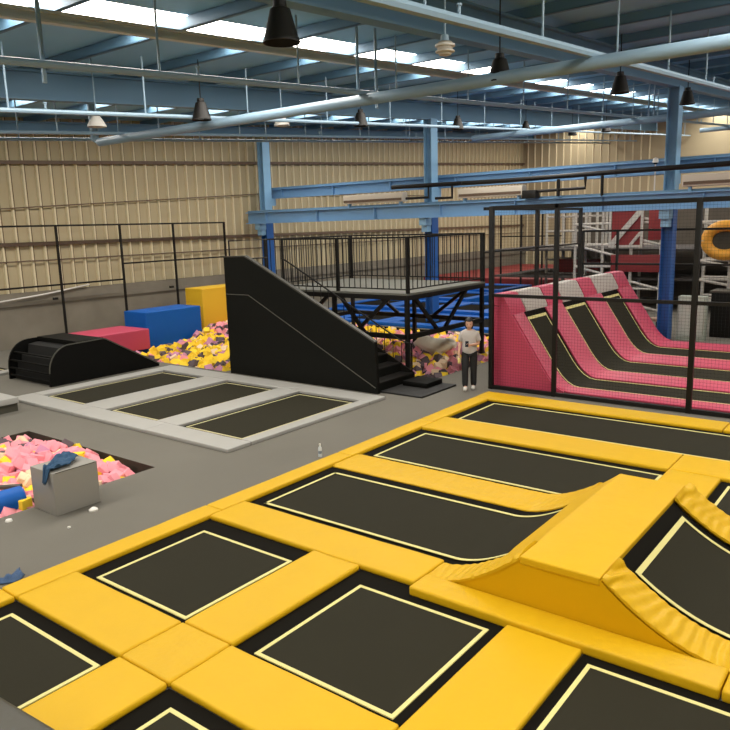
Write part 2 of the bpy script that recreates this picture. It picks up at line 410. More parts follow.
t = thing('security_camera', (23.5, 6.95, 5.5), 'small white domed security camera left of the right-hand column', 'camera')
MB().lathe([(0, .16), (.07, .13), (.085, .05), (.085, 0), (0, 0)], (23.5, 6.95, 5.42), 16).build('housing', WHITE, t)
MB().lathe([(0, -.05), (.05, -.03), (.065, 0), (0, 0)], (23.5, 6.95, 5.42), 16).build('lens_dome', BLKR, t)
MB().box(23.485, 23.515, 6.935, 6.965, 4.55, 5.43).build('bracket', WHITE, t)

# ================================================================ YELLOW TRAMPOLINE COURT
PT, PB = .052, ZF
def pad(x0, x1, y0, y1, label, mt=YEL, z0=PB, z1=PT, name='foam_pad', bev=.028, cat='pad'):
    m = MB(); g = .006
    m.box(x0+g, x1-g, y0+g, y1-g, z0, z1, bev, 3)
    # soft upholstered top: gentle random wave
    bmesh.ops.subdivide_edges(m.b, edges=[e for e in m.b.edges if e.calc_length() > .4], cuts=6, use_grid_fill=True)
    for v in m.b.verts:
        if v.co.z > z0+.03:
            v.co.z += .006*noise.noise(Vector((v.co.x*3, v.co.y*3, 1.3)))
    return tag(m.build(name, mt, sharp=60), label, cat)
def bed(ox, oy, tp, label, mt=BED, tm=TAPE, base=BEDE, name='trampoline', zb=0.0, tw=.04, ln='edge_webbing', fold=None):
    """opening ox=(x0,x1) oy=(y0,y1); tp=(x0,x1,y0,y1) outer line of the webbing"""
    t = thing(name, ((ox[0]+ox[1])/2, (oy[0]+oy[1])/2, ZF), label, 'trampoline')
    m = MB(); m.box(ox[0], ox[1], oy[0], oy[1], ZF, zb-.006); m.build('spring_cover', base, t, smooth=False)
    a, b, c, d = tp
    m = MB(); m.box(a+tw*.5, b-tw*.5, c+tw*.5, d-tw*.5, zb-.006, zb+.002); jm = m.build('jump_mat', mt, t, smooth=False)
    m = MB()
    for q in ((a, b, c, c+tw), (a, b, d-tw, d), (a, a+tw, c+tw, d-tw), (b-tw, b, c+tw, d-tw)): m.box(*q, zb-.005, zb+.006)
    m.build(ln, tm, jm, smooth=False)
    return t
bed((1.35, 3.33), (5.5, 7.37), (1.55, 3.17, 5.57, 7.14), 'square black trampoline at the left edge, cut off by the picture')
bed((1.35, 3.33), (2.9, 4.8), (1.55, 3.17, 3.02, 4.57), 'square black trampoline of which only the far corner shows at the bottom edge')
bed((4.04, 5.97), (5.5, 7.37), (4.12, 5.67, 5.57, 7.12), 'square black trampoline beside the grey floor, between two wide yellow pads')
bed((4.04, 5.97), (2.9, 4.8), (4.10, 5.67, 3.02, 4.57), 'square black trampoline in the middle of the foreground')
bed((4.04, 5.81), (-.2, 2.15), (4.12, 5.67, .0, 2.06), 'black trampoline at the bottom right below the yellow ridge')
bed((9.28, 11.12), (2.9, 7.37), (9.34, 10.92, 2.92, 7.15), 'long black trampoline ending behind the yellow ridge, third row from the front')
bed((9.14, 11.12), (-4, 2.15), (9.5, 10.95, -2.2, 2.03), 'black trampoline at the right edge beyond the curved ramp')
bed((11.98, 13.76), (-4, 7.37), (12.1, 13.6, -3.8, 7.15), 'longest black trampoline in the row farthest from the camera, inside the yellow court')
# outer pads
for a, b, lb in ((-.5, 3.33, 'narrow yellow edge pad at the left edge of the picture beside the blue cloth'), (3.33, 6.2, 'narrow yellow edge pad beside the nearest whole square trampoline and grey floor'),
                 (6.2, 9.05, 'narrow yellow edge pad with the clear bottle standing beside it'), (9.05, 11.6, 'narrow yellow edge pad at the end of the third long row along the grey floor'),
                 (11.6, 13.76, 'narrow yellow edge pad at the far corner of the court along the grey floor')):
    pad(a, b, 7.37, 7.71, lb)
pad(13.76, 14.38, 2.7, 7.71, 'yellow edge pad along the far end of the court, before the net fence post', YEL)
pad(13.76, 14.38, -4, 2.7, 'yellow edge pad along the far end of the court, at the right edge')
pad(3.33, 4.04, 5.5, 7.37, 'wide yellow pad between the left edge trampoline and the next square one')
pad(3.33, 4.04, 4.8, 5.5, 'square creased yellow pad where four pads meet in the foreground', YELW)
pad(3.33, 4.04, 2.9, 4.8, 'wide yellow pad at the bottom edge left of the central square trampoline')
pad(-.5, 3.33, 4.8, 5.5, 'wide yellow pad at the bottom left beside the dark grey cushion')
pad(4.04, 5.97, 4.8, 5.5, 'wide yellow pad between the two square trampolines in the foreground')
pad(5.97, 6.62, 4.08, 7.37, 'long yellow divider pad running from the edge towards the near foot of the ridge')
pad(-.5, 5.80, 2.15, 2.9, 'long yellow pad at the bottom right of the central square trampoline')
pad(5.80, 6.16, 1.03, 4.04, 'narrow yellow pad in front of the ridge side panel', YELW, z1=.09, bev=.03)
pad(5.80, 6.16, -3, 1.03, 'narrow yellow pad at the right edge of the picture, before the curved ramp', YELW, z1=.09, bev=.03)
pad(11.12, 11.98, 2.9, 7.37, 'long yellow divider pad between the two farthest trampolines')
pad(11.12, 11.98, -4, 2.9, 'yellow divider pad at the right edge before the farthest trampoline')
pad(9.06, 11.12, 2.15, 2.9, 'yellow cross pad just beyond the far end of the ridge')
# the ridge with its two curved sides
RH = .54
YL0, YL1 = 2.95, 4.05      # left slope: top y, foot y
YR0, YR1 = 2.15, .85       # right slope
def zl(y, base=0.0):
    if y <= YL0: return base+RH
    u = min(1, (y-YL0)/(YL1-YL0)); return base + RH*(1-u)**1.7
def zrr(y, base=0.0):
    if y >= YR0: return base+RH
    u = min(1, (YR0-y)/(YR0-YR1)); return base + RH*(1-u)**2.1
def strip(xa, xb, fz, ya, yb, thick, wr=0, n=60, nx=8, lift=0.0, seed=0, edge=.03):
    """curved slab following z = fz(y)+lift, from ya to yb"""
    m = MB(); top = []; bot = []
    for i in range(n+1):
        y = ya+(yb-ya)*i/n; rt_, rb_ = [], []
        dz = (fz(y+.01)-fz(y-.01))/.02; nn = Vector((0, -dz, 1)).normalized()
        curv = abs(fz(y+.12)+fz(y-.12)-2*fz(y))*25
        for k in range(nx+1):
            x = xa+(xb-xa)*k/nx; e_ = min(k, nx-k)
            h = lift + thick*(0 if e_ else -.45)
            if wr:
                fold_ = math.sin(y*58+2.2*noise.noise(Vector((x*2.5, y*2, seed)))*3 + x*4)
                h += wr*fold_*min(1, curv+.12)*(1 if e_ else .4)
                h += .006*noise.noise(Vector((x*9, y*9, seed)))
            p = Vector((x, y, fz(y))) + nn*h
            rt_.append(m.b.verts.new(p)); rb_.append(m.b.verts.new(Vector((x, y, fz(y))) + nn*(lift-thick)))
        top.append(rt_); bot.append(rb_)
    for i in range(n):
        for k in range(nx):
            m.b.faces.new((top[i][k], top[i+1][k], top[i+1][k+1], top[i][k+1]))
            m.b.faces.new((bot[i][k], bot[i][k+1], bot[i+1][k+1], bot[i+1][k]))
        for k in (0, nx): m.b.faces.new((top[i][k], top[i+1][k], bot[i+1][k], bot[i][k]))
    for i in (0, n):
        for k in range(nx): m.b.faces.new((top[i][k], top[i][k+1], bot[i][k+1], bot[i][k]))
    return m
def ribbon(pts, wid, thick=.006):
    """flat band along pts (3-D polyline), width along its in-surface side; pts = [(pos, side)]"""
    m = MB(); A = [m.b.verts.new(Vector(p)) for p, s_ in pts]; B = [m.b.verts.new(Vector(p)+Vector(s_)*wid) for p, s_ in pts]
    A2 = [m.b.verts.new(Vector(p)-Vector((0, 0, thick))) for p, s_ in pts]; B2 = [m.b.verts.new(Vector(p)+Vector(s_)*wid-Vector((0, 0, thick))) for p, s_ in pts]
    for i in range(len(pts)-1):
        for a, b in ((A, B), (B, B2), (B2, A2), (A2, A)): m.b.faces.new((a[i], a[i+1], b[i+1], b[i]))
    return m
def curved_bed(xa, xb, ya, yb, fz, tp, label, ytop):
    t = thing('curved_trampoline', ((xa+xb)/2, (ya+yb)/2, ZF), label, 'trampoline')
    strip(xa, xb, fz, ya, yb, .012, n=80, nx=1, lift=-.004).build('spring_cover', BEDE, t)
    a, b, c, d = tp
    jm = strip(a, b, fz, c, d, .006, n=80, nx=1, lift=.004).build('jump_mat', BED, t)
    m = MB(); n = 80
    for xx, sg in ((a, 1), (b, -1)):
        pts = [((xx, c+(d-c)*i/n, fz(c+(d-c)*i/n)+.014), (sg, 0, 0)) for i in range(n+1)]
        m.add(ribbon(pts, .045).b)
    for yy, sg in ((c, 1), (d, -1)):
        y2 = yy+sg*.045
        z0_, z1_ = fz(yy)+.014, fz(y2)+.014
        m.quad((a, yy, z0_), (b, yy, z0_), (b, y2, z1_), (a, y2, z1_))
    m.build('edge_webbing', TAPE, jm, smooth=False)
    return t
curved_bed(6.62, 8.55, YL0-.02, 7.37, zl, (6.76, 8.32, YL0-.01, 7.14), 'long black trampoline curving up the left side of the yellow ridge', YL0)
curved_bed(6.62, 8.55, -3, YR0+.02, zrr, (6.74, 8.40, -2.8, YR0-.14), 'black trampoline curving steeply down the right side of the yellow ridge', YR0)
def tagp(m, lb, mt=YELW, name='curved_pad'): return tag(m.build(name, mt, sharp=60), lb, 'pad')
tagp(strip(6.16, 6.60, zl, YL0, 4.06, .05, wr=.01, n=120, nx=10, lift=.045, seed=1), 'curved yellow pad on the near left flank of the ridge')
tagp(strip(8.54, 9.27, zl, 3.24, 7.37, .05, wr=.006, n=300, nx=10, lift=.03, seed=2), 'long yellow divider pad curving up to the far left flank of the ridge')
tagp(strip(6.17, 6.63, zrr, -3, YR0, .05, wr=.022, n=420, nx=10, lift=.07, seed=3), 'creased curved yellow pad on the near right flank of the ridge')
tagp(strip(8.54, 9.16, zrr, -3, YR0, .05, wr=.022, n=420, nx=10, lift=.07, seed=4), 'creased curved yellow pad on the far right flank of the ridge')
m = MB(); m.box(6.16, 9.06, YR0, YL0, RH-.05, RH+.035, .018, 3)
t = thing('yellow_ridge', (7.6, 2.55, ZF), 'yellow padded ridge with a flat top rising between the curved trampolines', 'ramp')
tp_ = m.build('top_pad', YEL, t)
strip(6.6, 9.1, zl, YL0-.03, 3.34, .03, n=24, nx=8, lift=.032).build('side_flap', YEL, tp_, sharp=60)
def side_poly(sh=0):
    p = []
    n = 24
    for i in range(n+1):
        y = 4.02+(YL0-4.02)*i/n; p.append((y, zl(y)+.05+sh))
    for i in range(n+1):
        y = YR0+(YR1-.02-YR0)*i/n; p.append((y, zrr(y)+.05+sh))
    p.append((YR1-.02, ZF)); p.append((4.02, ZF)); return p
MB().prism(side_poly(-.05), 'x', 6.17, 6.25).build('near_side_panel', mat('yellow_side_vinyl', (206, 158, 10), .6, spec=.1), t)
MB().prism(side_poly(-.05), 'x', 8.98, 9.04).build('far_side_panel', MATS['yellow_side_vinyl'], t)
# dark grey cushion at the bottom left corner
m = MB(); m.box(-.6, .55, -.45, .45, 0, .32, .08, 4); m.b.transform(Matrix.Translation((1.67, 4.93, .075)) @ Matrix.Rotation(math.radians(4), 4, 'Z'))
t = thing('floor_cushion', (1.9, 4.9, .07), 'dark grey padded cushion in the bottom left corner', 'cushion')
m.build('cushion_body', DGREY, t)

# ================================================================ GREY COURT
GZ = .05
rows = [(9.78, 11.38), (12.25, 13.86), (14.92, 16.45)]
names = ['nearest the walkway', 'in the middle of the three', 'beside the black roll-over ramp']
for (ya, yb), nm in zip(rows, names):
    bed((8.68, 12.2), (ya-.1, yb+.1), (8.8, 12.08, ya, yb), 'grey-framed black trampoline '+nm, base=BEDE, tm=TAPEG, tw=.04)
ed = [(9.40, 9.68), (11.48, 12.15), (13.96, 14.82), (16.55, 16.98)]
gl = ['grey pad edging the walkway in front of the yellow court', 'grey pad between the nearest and middle grey-framed trampolines', 'grey pad between the middle and farthest grey-framed trampolines', 'grey pad in front of the black roll-over ramp']
for (a, b), lb in zip(ed, gl): pad(8.68, 12.2, a, b, lb, GREY, z1=GZ, bev=.015)
segs = [9.40, 11.8, 14.4, 16.98]
for k, nm in enumerate(('first', 'second', 'third')):
    pad(8.12, 8.68, segs[k], segs[k+1], 'grey edge pad towards the small foam pit, %s counting from the walkway' % nm, GREY, z1=GZ, bev=.015)
    pad(12.2, 12.78, segs[k], segs[k+1], 'grey edge pad towards the big foam pit, %s counting from the walkway' % nm, GREY, z1=GZ, bev=.015)
bed((8.0, 10.1), (20.7, 22.4), (8.15, 9.95, 20.85, 22.25), 'small dark trampoline at the left edge behind the roll-over ramp', tm=TAPEG)
pad(8.0, 10.3, 20.3, 20.7, 'grey pad in front of the small trampoline at the left edge', GREY, z1=GZ, bev=.015)
t = thing('low_platform', (6.9, 16.6, ZF), 'low grey padded platform at the left edge', 'platform')
MB().box(5.4, 7.72, 15.75, 18.0, .16, .3, .03).build('top_pad', GREY, t)
MB().box(5.45, 7.70, 15.8, 17.95, ZF, .17).build('skirt', DGREY, t)

# roll-over ramp (black)
def roll_profile():
    p = [(9.42, ZF)]
    for i in range(9):
        a = PI - (PI/2)*i/8; p.append((10.05+.62*math.cos(a), .33+.67*math.sin(a)))
    p += [(11.0, 1.02), (11.1, 1.0), (12.76, .05), (12.76, ZF)]
    return p
t = thing('roll_over_ramp', (11, 18.5, ZF), 'black padded ramp with a stepped rounded front and a long slope down to the right', 'ramp')
P_ = roll_profile()
MB().prism(P_, 'y', 17.5, 17.56).build('side_panel', BLKV, t)
MB().prism(P_, 'y', 19.55, 19.61).build('side_panel', BLKV, t)
inner = [(9.56, ZF), (9.58, .22), (9.66, .22), (9.66, .42), (9.78, .42), (9.80, .6), (9.98, .62), (10.02, .86), (10.3, .90), (11.05, .94), (12.7, .02), (12.7, ZF)]
MB().prism(inner, 'y', 17.56, 19.55).build('stepped_core', mat('black_carpet', (10, 10, 8), .9), t)
for z in (.1, .3, .5, .7):
    xx = 9.43 if z < .3 else 9.43+(z-.28)**2*.9
    MB().box(xx, xx+.07, 17.56, 19.55, z-.02, z+.02, .01).build('rung', BLKV, t)
m = MB()
for i in range(len(P_)-1):
    if 0 < i < len(P_)-2: m.obox((P_[i][0], 17.49, P_[i][1]), (P_[i+1][0], 17.49, P_[i+1][1]), .02, .03)
m.build('piping', mat('grey_piping', (70, 70, 62), .6), t)
MB().prism([(10.3, .93), (11.08, .97), (11.08, 1.03), (10.3, 1.03)], 'y', 17.56, 19.55).build('top_pad', BLKV, t)
MB().prism([(11.05, 1.03), (12.75, .08), (12.75, .02), (11.05, .96)], 'y', 17.56, 19.55).build('slope_pad', BLKV, t)

# ================================================================ SMALL PIT SURROUNDINGS
t = thing('foam_block', (5.18, 9.5, ZF), 'grey cube-shaped foam block standing at the near corner of the small foam pit', 'block')
m = MB(); m.box(4.86, 5.54, 9.24, 9.84, ZF, .6, .015, 2); m.build('block_body', GREYB, t)
m = MB()
for s_ in ((4.88, 5.52, 9.235, 9.24), ): m.box(s_[0]+.02, s_[1]-.02, s_[2], s_[3]+.004, .585, .593)
m.build('seam', DGREY, t)
# crumpled cloth on the block
m = MB(); nx, ny = 36, 18; V = []
for i in range(nx+1):
    rv = []
    for j in range(ny+1):
        u, v = i/nx, j/ny
        x = 4.80+.62*u; wdt = .05+.19*math.sin(min(1, u*1.15)*PI*.62)
        y = 9.36+.16*u+.18*u*u+(v-.5)*2*wdt*(.8+.3*noise.noise(Vector((u*6, v*3, 2))))
        z = .61+.012+.04*abs(noise.noise(Vector((u*5, v*4, 4))))*2+.012*math.sin(v*14+u*5)+.03*u
        if x < 4.87: z -= (4.87-x)*2.6
        rv.append(m.b.verts.new((x, y, z)))
    V.append(rv)
for i in range(nx):
    for j in range(ny): m.b.faces.new((V[i][j], V[i+1][j], V[i+1][j+1], V[i][j+1]))
o = m.build('cloth', CLOTH, sharp=180); md = o.modifiers.new('s', 'SOLIDIFY'); md.thickness = .012
tag(o, 'crumpled dark blue cloth lying on the grey foam block', 'cloth')
# blue roll
t = thing('foam_roll', (4.3, 10.2, .05), 'blue cylindrical foam roll lying at the left edge of the small foam pit', 'roll')
MB().tube([(3.2, 10.35, .06), (4.84, 10.13, .06)], .19, 28).build('cover', BLUE, t)
MB().tube([(4.835, 10.131, .06), (4.85, 10.129, .06)], .17, 28).build('end_cap', mat('darker_blue_vinyl', (20, 70, 140), .5), t)
m = MB(); m.lathe([(0, .05), (.03, .045), (.06, .02), (.06, 0), (0, 0)], (5.28, 9.02, ZF), 10); m.b.transform(Matrix.Identity(4))
for v in m.b.verts: v.co.x = 5.28+(v.co.x-5.28)*1.1
tag(m.build('paper_scrap', WHITE), 'small crumpled white scrap on the grey floor beside the grey block', 'litter')
m = MB(); m.lathe([(0, .03), (.04, .025), (.05, 0), (0, 0)], (4.4, 9.66, ZF), 10); tag(m.build('paper_scrap', WHITE), 'flat white scrap on the floor beside the blue roll', 'litter')
m = MB(); m.lathe([(0, .02), (.02, .015), (.025, 0), (0, 0)], (4.75, 8.75, ZF), 8); tag(m.build('paper_scrap', WHITE), 'tiny white speck on the floor in front of the grey block', 'litter')
# dark strap bar over the pit
m = MB(); m.obox((3.9, 11.95, .06), (5.05, 10.55, .1), .1, .05, bev=.01); tag(m.build('foam_strip', DGREY), 'dark grey strip lying across the cubes of the small foam pit', 'strip')
# bottle beside the yellow pad
x, y = 8.86, 7.92
t = thing('water_bottle', (x, y, ZF), 'small clear water bottle standing on the grey floor by the yellow edge pad', 'bottle')
m = MB(); m.lathe([(0, 0), (.032, 0), (.034, .01), (.034, .13), (.03, .16), (.013, .19), (.013, .205), (0, .205)], (x, y, ZF), 16); m.build('bottle_body', mat('clear_plastic', (205, 212, 215), .15), t)
m = MB(); m.lathe([(.035, .06), (.035, .11)], (x, y, ZF), 16); m.build('paper_label', mat('grey_label', (120, 130, 140), .6), t)
m = MB(); m.lathe([(0, .23), (.016, .228), (.016, .203), (0, .203)], (x, y, ZF), 12); m.build('cap', WHITE, t)
# blue cloth at left edge on floor
m = MB(); V = []
for i in range(17):
    rv = []
    for j in range(11):
        u, v = i/16, j/10
        rv.append(m.b.verts.new((3.28+.42*u, 7.86+.2*v+.05*math.sin(u*7), ZF+.015+.09*abs(noise.noise(Vector((u*5, v*4, 9))))*math.sin(PI*v)*1.6)))
    V.append(rv)
for i in range(16):
    for j in range(10): m.b.faces.new((V[i][j], V[i+1][j], V[i+1][j+1], V[i][j+1]))
o = m.build('cloth', mat('pale_blue_cloth', (60, 84, 118), .9, bump=.4, bscale=40), sharp=180); o.modifiers.new('s', 'SOLIDIFY').thickness = .01
tag(o, 'crumpled blue cloth on the floor at the left edge beside the yellow pad', 'cloth')

# ================================================================ FOAM CUBES
def cube_mesh(s_, mt):
    m = MB(); m.box(-s_/2, s_/2, -s_/2, s_/2, -s_/2, s_/2, s_*.07, 2)
    for f in m.b.faces: f.smooth = True
    me = bpy.data.meshes.new('foam_cube'); m.b.to_mesh(me); m.b.free(); me.materials.append(mt); return me
CM = {}
for s_, key in ((.18, 'a'), (.205, 'b')):
    for c, mt in (('pink', FPINK), ('yellow', FYEL), ('grey', FGREY), ('lilac', FLIL), ('cream', FPALE)): CM[key, c] = cube_mesh(s_, mt)
cubes = []   # (pos, rot, key, colour, pit)
rnd = random.Random(3)
def rrot(): return (rnd.uniform(-.9, .9), rnd.uniform(-.9, .9), rnd.uniform(0, PI))
def pick(wts):
    r_ = rnd.random()*sum(w_ for _, w_ in wts)
    for c, w_ in wts:
        r_ -= w_
        if r_ <= 0: return c
    return wts[0][0]
x0, x1, y0, y1 = PITA
y = y0+.13
while y < y1-.08:
    x = 3.7
    while x < x1-.1:
        edge = min(x1-x, y1-y, y-y0)
        h = -.14 + .16*noise.noise(Vector((x*.9, y*.9, 5))) + rnd.uniform(-.09, .07)
        h += .25*math.exp(-((x-5.6)**2+(y-11.8)**2)/1.6)
        if min(x1-x, y1-y) < .4: h -= .24*(1-min(x1-x, y1-y)/.4)
        cubes.append((Vector((x+rnd.uniform(-.03, .03), y+rnd.uniform(-.03, .03), h)), rrot(), 'a', pick((('pink', .66), ('yellow', .15), ('grey', .06), ('lilac', .05), ('cream', .08))), 'small'))
        x += .16
    y += .16
cubes.append((Vector((4.78, 10.0, .02)), (0, 0, .3), 'a', 'yellow', 'small'))
def inB(x, y): return (PITB1[0]+.1 < x < PITB1[1]-.1 and PITB1[2]+.12 < y < PITB1[3]-.1) or (PITB2[0]+.12 < x <= PITB2[1]+.1 and PITB2[2]+.12 < y < PITB2[3]-.1)
BLK = [(12.3, 14.6, 20.4, 22.0), (14.95, 17.35, 21.05, 22.3), (18.15, 20.6, 21.9, 22.9)]
y = PITB1[2]+.15
while y < PITB1[3]:
    x = PITB2[0]+.15
    while x < PITB1[1]:
        if inB(x, y) and not any(a-.24 < x < b+.24 and c-.24 < y < d+.24 for a, b, c, d in BLK):
            h = -.2 + .16*noise.noise(Vector((x*.7, y*.7, 2))) + rnd.uniform(-.17, .13)
            h += .5*math.exp(-((x-18.8)**2)/5-((y-20.0)**2)/4)
            h += .22*math.exp(-((x-18)**2)/6-((y-12.3)**2)/4)
            n_ = noise.noise(Vector((x*.5, y*.5, 8)))
            if x > 15.5 and y < 15: wt = (('pink', .25+.3*max(0, n_)), ('yellow', .26-.2*n_), ('grey', .18), ('lilac', .18), ('cream', .18))
            elif y > 20 and x > 17.3: wt = (('pink', .55), ('yellow', .2), ('grey', .1), ('lilac', .1), ('cream', .08))
            else: wt = (('pink', .07), ('yellow', .56), ('grey', .2), ('lilac', .17), ('cream', .05))
            cubes.append((Vector((x+rnd.uniform(-.06, .06), y+rnd.uniform(-.06, .06), h)), rrot(), 'b', pick(wt), 'big'))
        x += .185
    y += .185
seen = []; rest = []
for c in cubes:
    q = proj(c[0])
    occl = False
    if q and c[4] == 'small' and c[0].x < 4.9 and 5 < q[0] and False: occl = True
    if q is None or not (-8 < q[0] < 500 and 300 < q[1] < 530): rest.append(c); continue
    # hidden behind the stair side panel (plane x = 13.1) as seen from the camera
    tt = (13.1-CAM.x)/(c[0].x-CAM.x) if c[0].x > 13.1 else 2
    if tt < 1:
        hy = CAM.y+(c[0].y-CAM.y)*tt; hz = CAM.z+(c[0].z-CAM.z)*tt
        if 9.9 < hy < 14.8 and hz < (3.1 if hy > 14 else 1.17+(hy-9.9)*.47): occl = True
    if c[0].x > 14.8 and q[0] > 492: occl = True
    (rest if occl else seen).append((c[0], c[1], c[2], c[3], c[4]) if True else c)
seen.sort(key=lambda c: (c[0]-CAM).length)
indiv = seen[:298]; rest += seen[298:]
def where(p, pit):
    if pit == 'small':
        if p.x > 6.25: return 'along the right wall of the small sunken pit'
        if p.y > 13.1: return 'along the back wall of the small sunken pit'
        if p.y < 10.7: return 'at the front of the small sunken pit by the grey block'
        return 'heaped in the middle of the small sunken pit'
    if p.x < 15.2: return 'between the blue step block and the sloping stair panel'
    if p.y > 16: return 'left of the stair panel before the tall yellow step block'
    if p.y < 10.6: return 'beside the corner leg of the platform in the big pit'
    return 'under the raised platform in the big pit'
for pos, r_, k, c, pit in indiv:
    o = bpy.data.objects.new('foam_cube', CM[k, c]); COL.objects.link(o); o.location = pos; o.rotation_euler = r_
    wh = where(pos, pit); cn = 'dark grey' if c == 'grey' else c
    tag(o, '%s foam cube %s' % (cn, wh), 'foam cube', '%s foam cubes %s' % (cn, wh))
# the uncounted remainder: one object, five material slots
order = ['pink', 'yellow', 'grey', 'lilac', 'cream']; fm = [FPINK, FYEL, FGREY, FLIL, FPALE]
bm = bmesh.new()
from mathutils import Euler
rest = [c for c in rest if (c[4] == 'big' or c[0].x > 3.9)]
for pos, r_, k, c, pit in rest:
    s_ = (.09 if k == 'a' else .1025)
    M = Matrix.Translation(pos) @ Euler(r_).to_matrix().to_4x4()
    v = [bm.verts.new(M @ Vector((x*s_, y*s_, z*s_))) for x in (-1, 1) for y in (-1, 1) for z in (-1, 1)]
    for f in ((0, 1, 3, 2), (4, 6, 7, 5), (0, 4, 5, 1), (2, 3, 7, 6), (0, 2, 6, 4), (1, 5, 7, 3)):
        fc = bm.faces.new([v[i] for i in f]); fc.material_index = order.index(c)
bmesh.ops.recalc_face_normals(bm, faces=bm.faces)
me = bpy.data.meshes.new('foam_cube_heap'); bm.to_mesh(me); bm.free()
for q in fm: me.materials.append(q)
o = bpy.data.objects.new('foam_cube_heap', me); COL.objects.link(o)
tag(o, 'mixed pink, yellow and grey foam cubes filling the rest of the big pit', 'foam cubes', kind='stuff')
# white sack lying on the pit under the platform
m = MB(); V = []
for i in range(21):
    a = i/20; r_ = .26*math.sin(PI*min(.97, max(.03, a)))**.45
    V.append((18.0+.2*a, 12.1-1.3*a, .27+.05*math.sin(a*9)))
m.tube(V, [.26*math.sin(PI*min(.97, max(.03, i/20)))**.45 for i in range(21)], 16)
for v in m.b.verts: v.co += Vector((0, 0, .05*noise.noise(v.co*4)))
tag(m.build('white_bolster', mat('off_white_fabric', (240, 232, 214), .8, bump=.4, bscale=12)), 'off-white bolster lying on the foam cubes under the platform', 'bolster')
# step blocks behind the pit
for (a, b, c, d), z1, mt, nm in ((BLK[0], .65, PINK, 'low pink'), (BLK[1], 1.1, BLUE, 'blue'), (BLK[2], 1.62, mat('mustard_vinyl', (220, 176, 34), .5, bump=.1, bscale=6), 'tall yellow')):
    t = thing('step_block', ((a+b)/2, (c+d)/2, DEPTH), '%s foam step block standing at the back of the big foam pit' % nm, 'block')
    MB().box(a+.01, b-.01, c, d, ZF if 'pink' in nm else DEPTH, z1, .03, 3).build('block_body', mt, t)
    MB().box(a-.002, b+.002, c-.004, c+.02, z1-.08, z1-.07).build('seam', mt, t)

# ================================================================ LEFT REAR FRAME FENCE
t = thing('frame_fence', (12, 24.3, ZF), 'black tubular frame fence in front of the tan left wall', 'fence')
FY = 24.3
posts = [(5.4, 1), (9.6, 1), (13.9, 1), (16.45, 1), (18.9, 1), (21.6, 1)]
for x, _ in posts: MB().box(x-.035, x+.035, FY-.035, FY+.035, ZF, 4.13).build('post', BLKM, t)
MB().box(5.4, 21.6, FY-.03, FY+.03, 4.07, 4.13).build('top_rail', BLKM, t)
MB().box(5.4, 16.45, FY-.025, FY+.025, 2.03, 2.09).build('middle_rail', BLKM, t)
MB().box(16.45, 21.6, FY-.025, FY+.025, 2.62, 2.68).build('middle_rail', BLKM, t)
for x in (13.7, 18.7): MB().box(x-.16, x+.0, FY-.05, FY+.05, 1.55, 1.63).build('clamp', BLKM, t)

# ================================================================ STAIR AND PLATFORM
t = thing('stair_side_panel', (13.1, 12.3, ZF), 'tall black sloping panel along the near side of the stair', 'panel')
pp = [(14.81, ZF), (14.81, 3.08), (14.03, 3.1), (13.83, 3.02), (9.9, 1.17), (9.85, ZF)]
MB().prism(pp, 'x', 13.08, 13.18).build('panel_board', BLKS, t, smooth=False)
m = MB()
for a, b in zip(pp[1:4], pp[2:5]): m.obox((13.13, a[0], a[1]+.015), (13.13, b[0], b[1]+.015), .12, .035)
m.build('edge_trim', mat('grey_edge_trim', (58, 57, 50), .5), t)
m = MB()
for a, b in (((14.8, 2.12), (13.95, 2.12)), ((13.95, 2.12), (9.9, .12))): m.obox((13.075, a[0], a[1]), (13.075, b[0], b[1]), .012, .018)
m.build('panel_seam', mat('grey_seam', (82, 82, 74), .6), t)
# bolts
t2 = thing('staircase', (13.95, 12, ZF), 'black staircase climbing left to the platform behind the sloping panel', 'stairs')
N = 10; ya, yb, H_ = 9.95, 13.9, 2.12
for i in range(N):
    y = ya+(yb-ya)*i/N; z = H_*(i+1)/N-.02
    MB().box(13.22, 14.7, y, y+(yb-ya)/N+.03, z-.04, z, .008).build('tread', BLKM, t2)
    MB().box(13.22, 14.7, y, y+.02, z-H_/N, z-.03).build('riser', BLKS, t2)
for x in (13.2, 14.72):
    MB().prism([(ya-.02, ZF), (ya-.02, .2), (yb, H_+.03), (yb+.1, H_+.03), (yb+.1, H_-.3), (ya+.35, ZF)], 'x', x-.02, x+.02).build('stringer', BLKM, t2)
MB().box(13.2, 14.84, 13.9, 14.78, 2.04, 2.12).build('landing', BLKS, t2)
MB().box(13.22, 13.30, 14.7, 14.78, ZF, 2.04).build('landing_leg', BLKM, t2)
t3 = thing('stair_railing', (14.72, 12, .1), 'thin sloping black handrail with balusters on the far side of the stair', 'railing')
MB().tube([(14.72, 10.0, .02), (14.72, 10.0, .9), (14.72, 10.35, .98), (14.72, 14.1, 2.9), (14.72, 14.3, 2.98)], .022, 8).build('handrail', BLKM, t3)
y = 10.3
while y < 14.1:
    zs = .1+(y-9.95)*.513+.05
    MB().tube([(14.72, y, zs), (14.72, y, .95+(y-10.35)*.512)], .011, 6).build('baluster', BLKM, t3); y += .26
t4 = thing('landing_guard', (13.9, 14.8, 2.12), 'square black guard frame at the top of the stair', 'railing')
MB().tube([(13.3, 14.82, 2.12), (13.3, 14.82, 3.5), (14.7, 14.82, 3.5), (14.7, 14.82, 2.12)], .025, 8).build('guard_frame', BLKM, t4)
MB().tube([(13.3, 14.82, 3.0), (14.7, 14.82, 3.0)], .018, 8).build('middle_rail', BLKM, t4)
for x in (13.55, 13.8, 14.05, 14.3, 14.5): MB().tube([(x, 14.82, 2.15), (x, 14.82, 3.0)], .011, 6).build('baluster', BLKM, t4)
